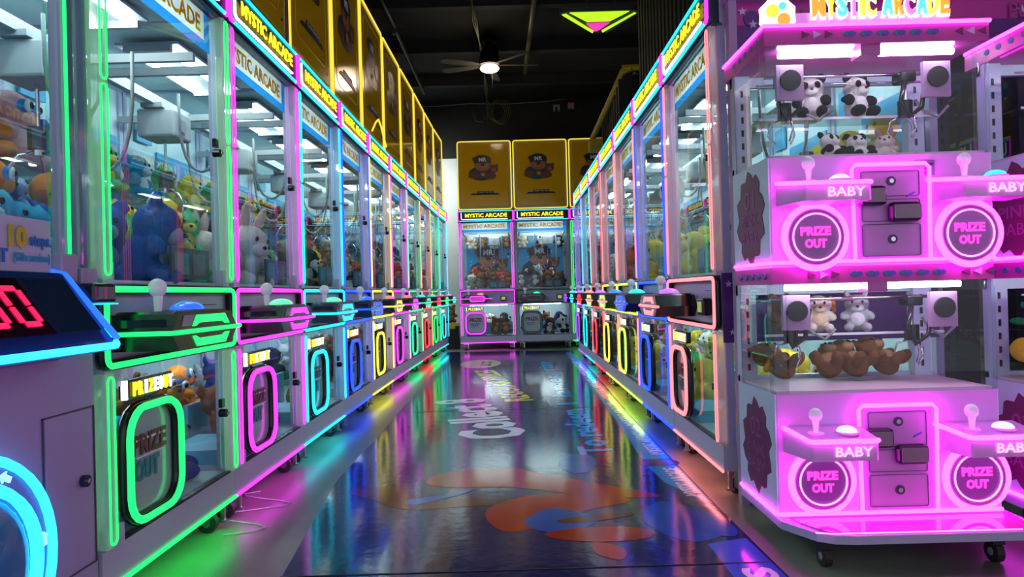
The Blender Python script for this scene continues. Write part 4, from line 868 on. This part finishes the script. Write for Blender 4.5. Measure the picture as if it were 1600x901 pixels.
MB().prism([(-.335, -.14), (-.30, -.16), (.0, .26), (-.005, .31)], -.002, .01, 'z').build('lime_panel', GL, tl)
MB().prism([(.335, -.14), (.315, -.15), (.075, .25), (.09, .30)], -.002, .01, 'z').build('lime_panel', GL, tl)
MB().tube([(-.1, -.1, .05), (-.1, -.1, .56)], .003, False, 4).tube([(.15, -.1, .05), (.15, -.1, .56)], .003, False, 4).build('hanging_wire', PIPE, tl)
tag(tl, 'triangular hanging ceiling light with lime and pink panels', 'ceiling light')
tag(MB().tube([(.30, 5.5, 3.66), (.28, 7.2, 3.66), (.245, 8.8, 3.66)], .028, False, 10).build('conduit_pipe', PIPE), 'thick olive pipe running along the black ceiling', 'pipe')
tag(MB().tube([(-1.20, 5.5, 3.66), (-1.18, 7.2, 3.66), (-1.17, 9.6, 3.66)], .022, False, 8).cyl((-1.185, 7.2, 3.63), .035, .06, 'y', 0, 10).build('conduit_pipe', mat('black_pipe', (.05, .05, .05), .35)), 'thin black pipe with a coupling above the prize boxes', 'pipe')
for i, dx in enumerate((-.02, .0, .022)):
    tag(MB().tube([(-.33 + dx * 2, 5.9, 3.70), (-.31 - dx, 7.0, 3.62), (-.28 + dx, 8.2, 3.66), (-.29 - dx, 9.4, 3.66), (-.30 + dx, 10.5, 3.66), (-.30 - dx, 10.72, 3.60 - .06 * i), (-.31 + dx, 10.73, 3.80)], .006, False, 5).build('hanging_cable', PIPE), 'olive cable strung along the ceiling past the fan', 'cable', 'cables strung past the fan')
coil = MB()
for i in range(4): coil.tube([(-.18 + .03 * i + .14 * math.cos(a), 10.74 - .008 * i, 3.68 + (.15 + .02 * i) * math.sin(a)) for a in [2 * PI * j / 20 for j in range(20)]], .006, True, 5)
coil.tube([(-.55, 10.74, 3.70), (-.50, 10.74, 3.54), (-.42, 10.74, 3.52), (-.30, 10.74, 3.62), (-.20, 10.74, 3.74), (-.30, 10.74, 3.84)], .006, False, 5)
tag(coil.build('cable_coil', mat('yellow_olive_cable', (.16, .15, .02), .5)), 'coiled yellow-green cable hung high on the black wall', 'cable')
tag(MB().tube([(-1.9, 10.75, 3.82), (-1.2, 10.75, 3.79), (-.6, 10.75, 3.82), (0, 10.75, 3.80), (.6, 10.75, 3.82), (.95, 10.75, 3.86)], .006, False, 5).build('wall_cable', GREY), 'thin pale cable sagging across the top of the black wall', 'cable')
eb_ = MB().box(.96, 1.06, 10.68, 10.765, 3.70, 3.78, 0, b=.008).cyl((.99, 10.69, 3.68), .022, .03, 'z', 1, 10).cyl((1.035, 10.69, 3.68), .022, .03, 'z', 1, 10).build('wall_unit', [mat('pink_box', (.55, .25, .28), .5), GREY]); tag(eb_, 'small pinkish emergency light box high on the black wall', 'light')
tag(MB().box(.73, .76, 10.70, 10.765, 3.66, 3.74, 0).box(.80, .83, 10.70, 10.765, 3.66, 3.74, 0).box(.73, .83, 10.72, 10.765, 3.73, 3.76, 0).build('wall_bracket', GREY), 'small grey bracket on the black wall beside the pinkish box', 'bracket')
def sec(x, y, z, lab):
    r = MB().cyl((0, 0, 0), .05, .20, 'x', 0, 16, M=Matrix.Translation((x, y, z)) @ Matrix.Rotation(.45, 4, 'Y')).cyl((-.01, 0, 0), .056, .05, 'x', 0, 16, M=Matrix.Translation((x, y, z)) @ Matrix.Rotation(.45, 4, 'Y')).build('security_camera', WHITEP)
    MB().cyl((x + .14, y, z - .06), .012, .3, 'z', 0, 8).build('camera_mount', WHITEP, r); tag(r, lab, 'camera')
sec(1.11, 6.0, 2.68, 'white tube security camera above the bare-topped row'); sec(1.02, 6.15, 2.36, 'smaller white camera just below the first one')
# dark ribbed cabinet and yellow-edged hood behind the row
rb = MB().box(1.05, 2.2, 3.0, 5.2, 2.02, 3.35, 0)
for i in range(22): rb.box(1.02, 1.05, 3.05 + i * .1, 3.10 + i * .1, 2.02, 3.35, 0)
rb.prism([(2.95, 3.40), (5.3, 3.40), (5.3, 3.33), (2.95, 3.33)], .98, 2.25, 'x', 0)
rbo = rb.build('ribbed_cabinet', mat('black_ribbed_panel', (.012, .011, .010), .6)); tag(rbo, 'tall black ribbed cabinet rising behind the bare-topped machines', 'cabinet')
yb = MB().box(.98, 1.9, 5.7, 6.9, 2.0, 2.62, 0)
for i in range(9): yb.box(.95, .98, 5.75 + i * .13, 5.81 + i * .13, 2.0, 2.60, 0)
ybo = yb.build('hood_cabinet', MATS['black_ribbed_panel'])
YEL = mat('yellow_trim_paint', (.55, .38, .01), .4)
MB().tube([(1.05, 5.66, 2.66), (.98, 5.68, 2.64), (.93, 6.2, 2.52), (.86, 6.9, 2.36)], .03, False, 6).tube([(.97, 5.66, 2.66), (1.9, 5.66, 2.68)], .028, False, 6).box(.82, 1.0, 6.80, 6.98, 2.22, 2.34, 0, b=.01).build('yellow_edging', YEL, ybo)
tag(ybo, 'black ribbed cabinet with yellow edging above the row', 'cabinet')
# thin white cord on the floor near the casters
crd = MB().tube([(-1.02 + .12 * math.sin(i * .8), 2.35 + .035 * i, .004) for i in range(16)], .0022, False, 4).build('white_cord', WHITEPR); tag(crd, 'thin white cord lying loose on concrete near the casters', 'cord')
for k, (r, n, c) in KINDS.items():
    purge(r)
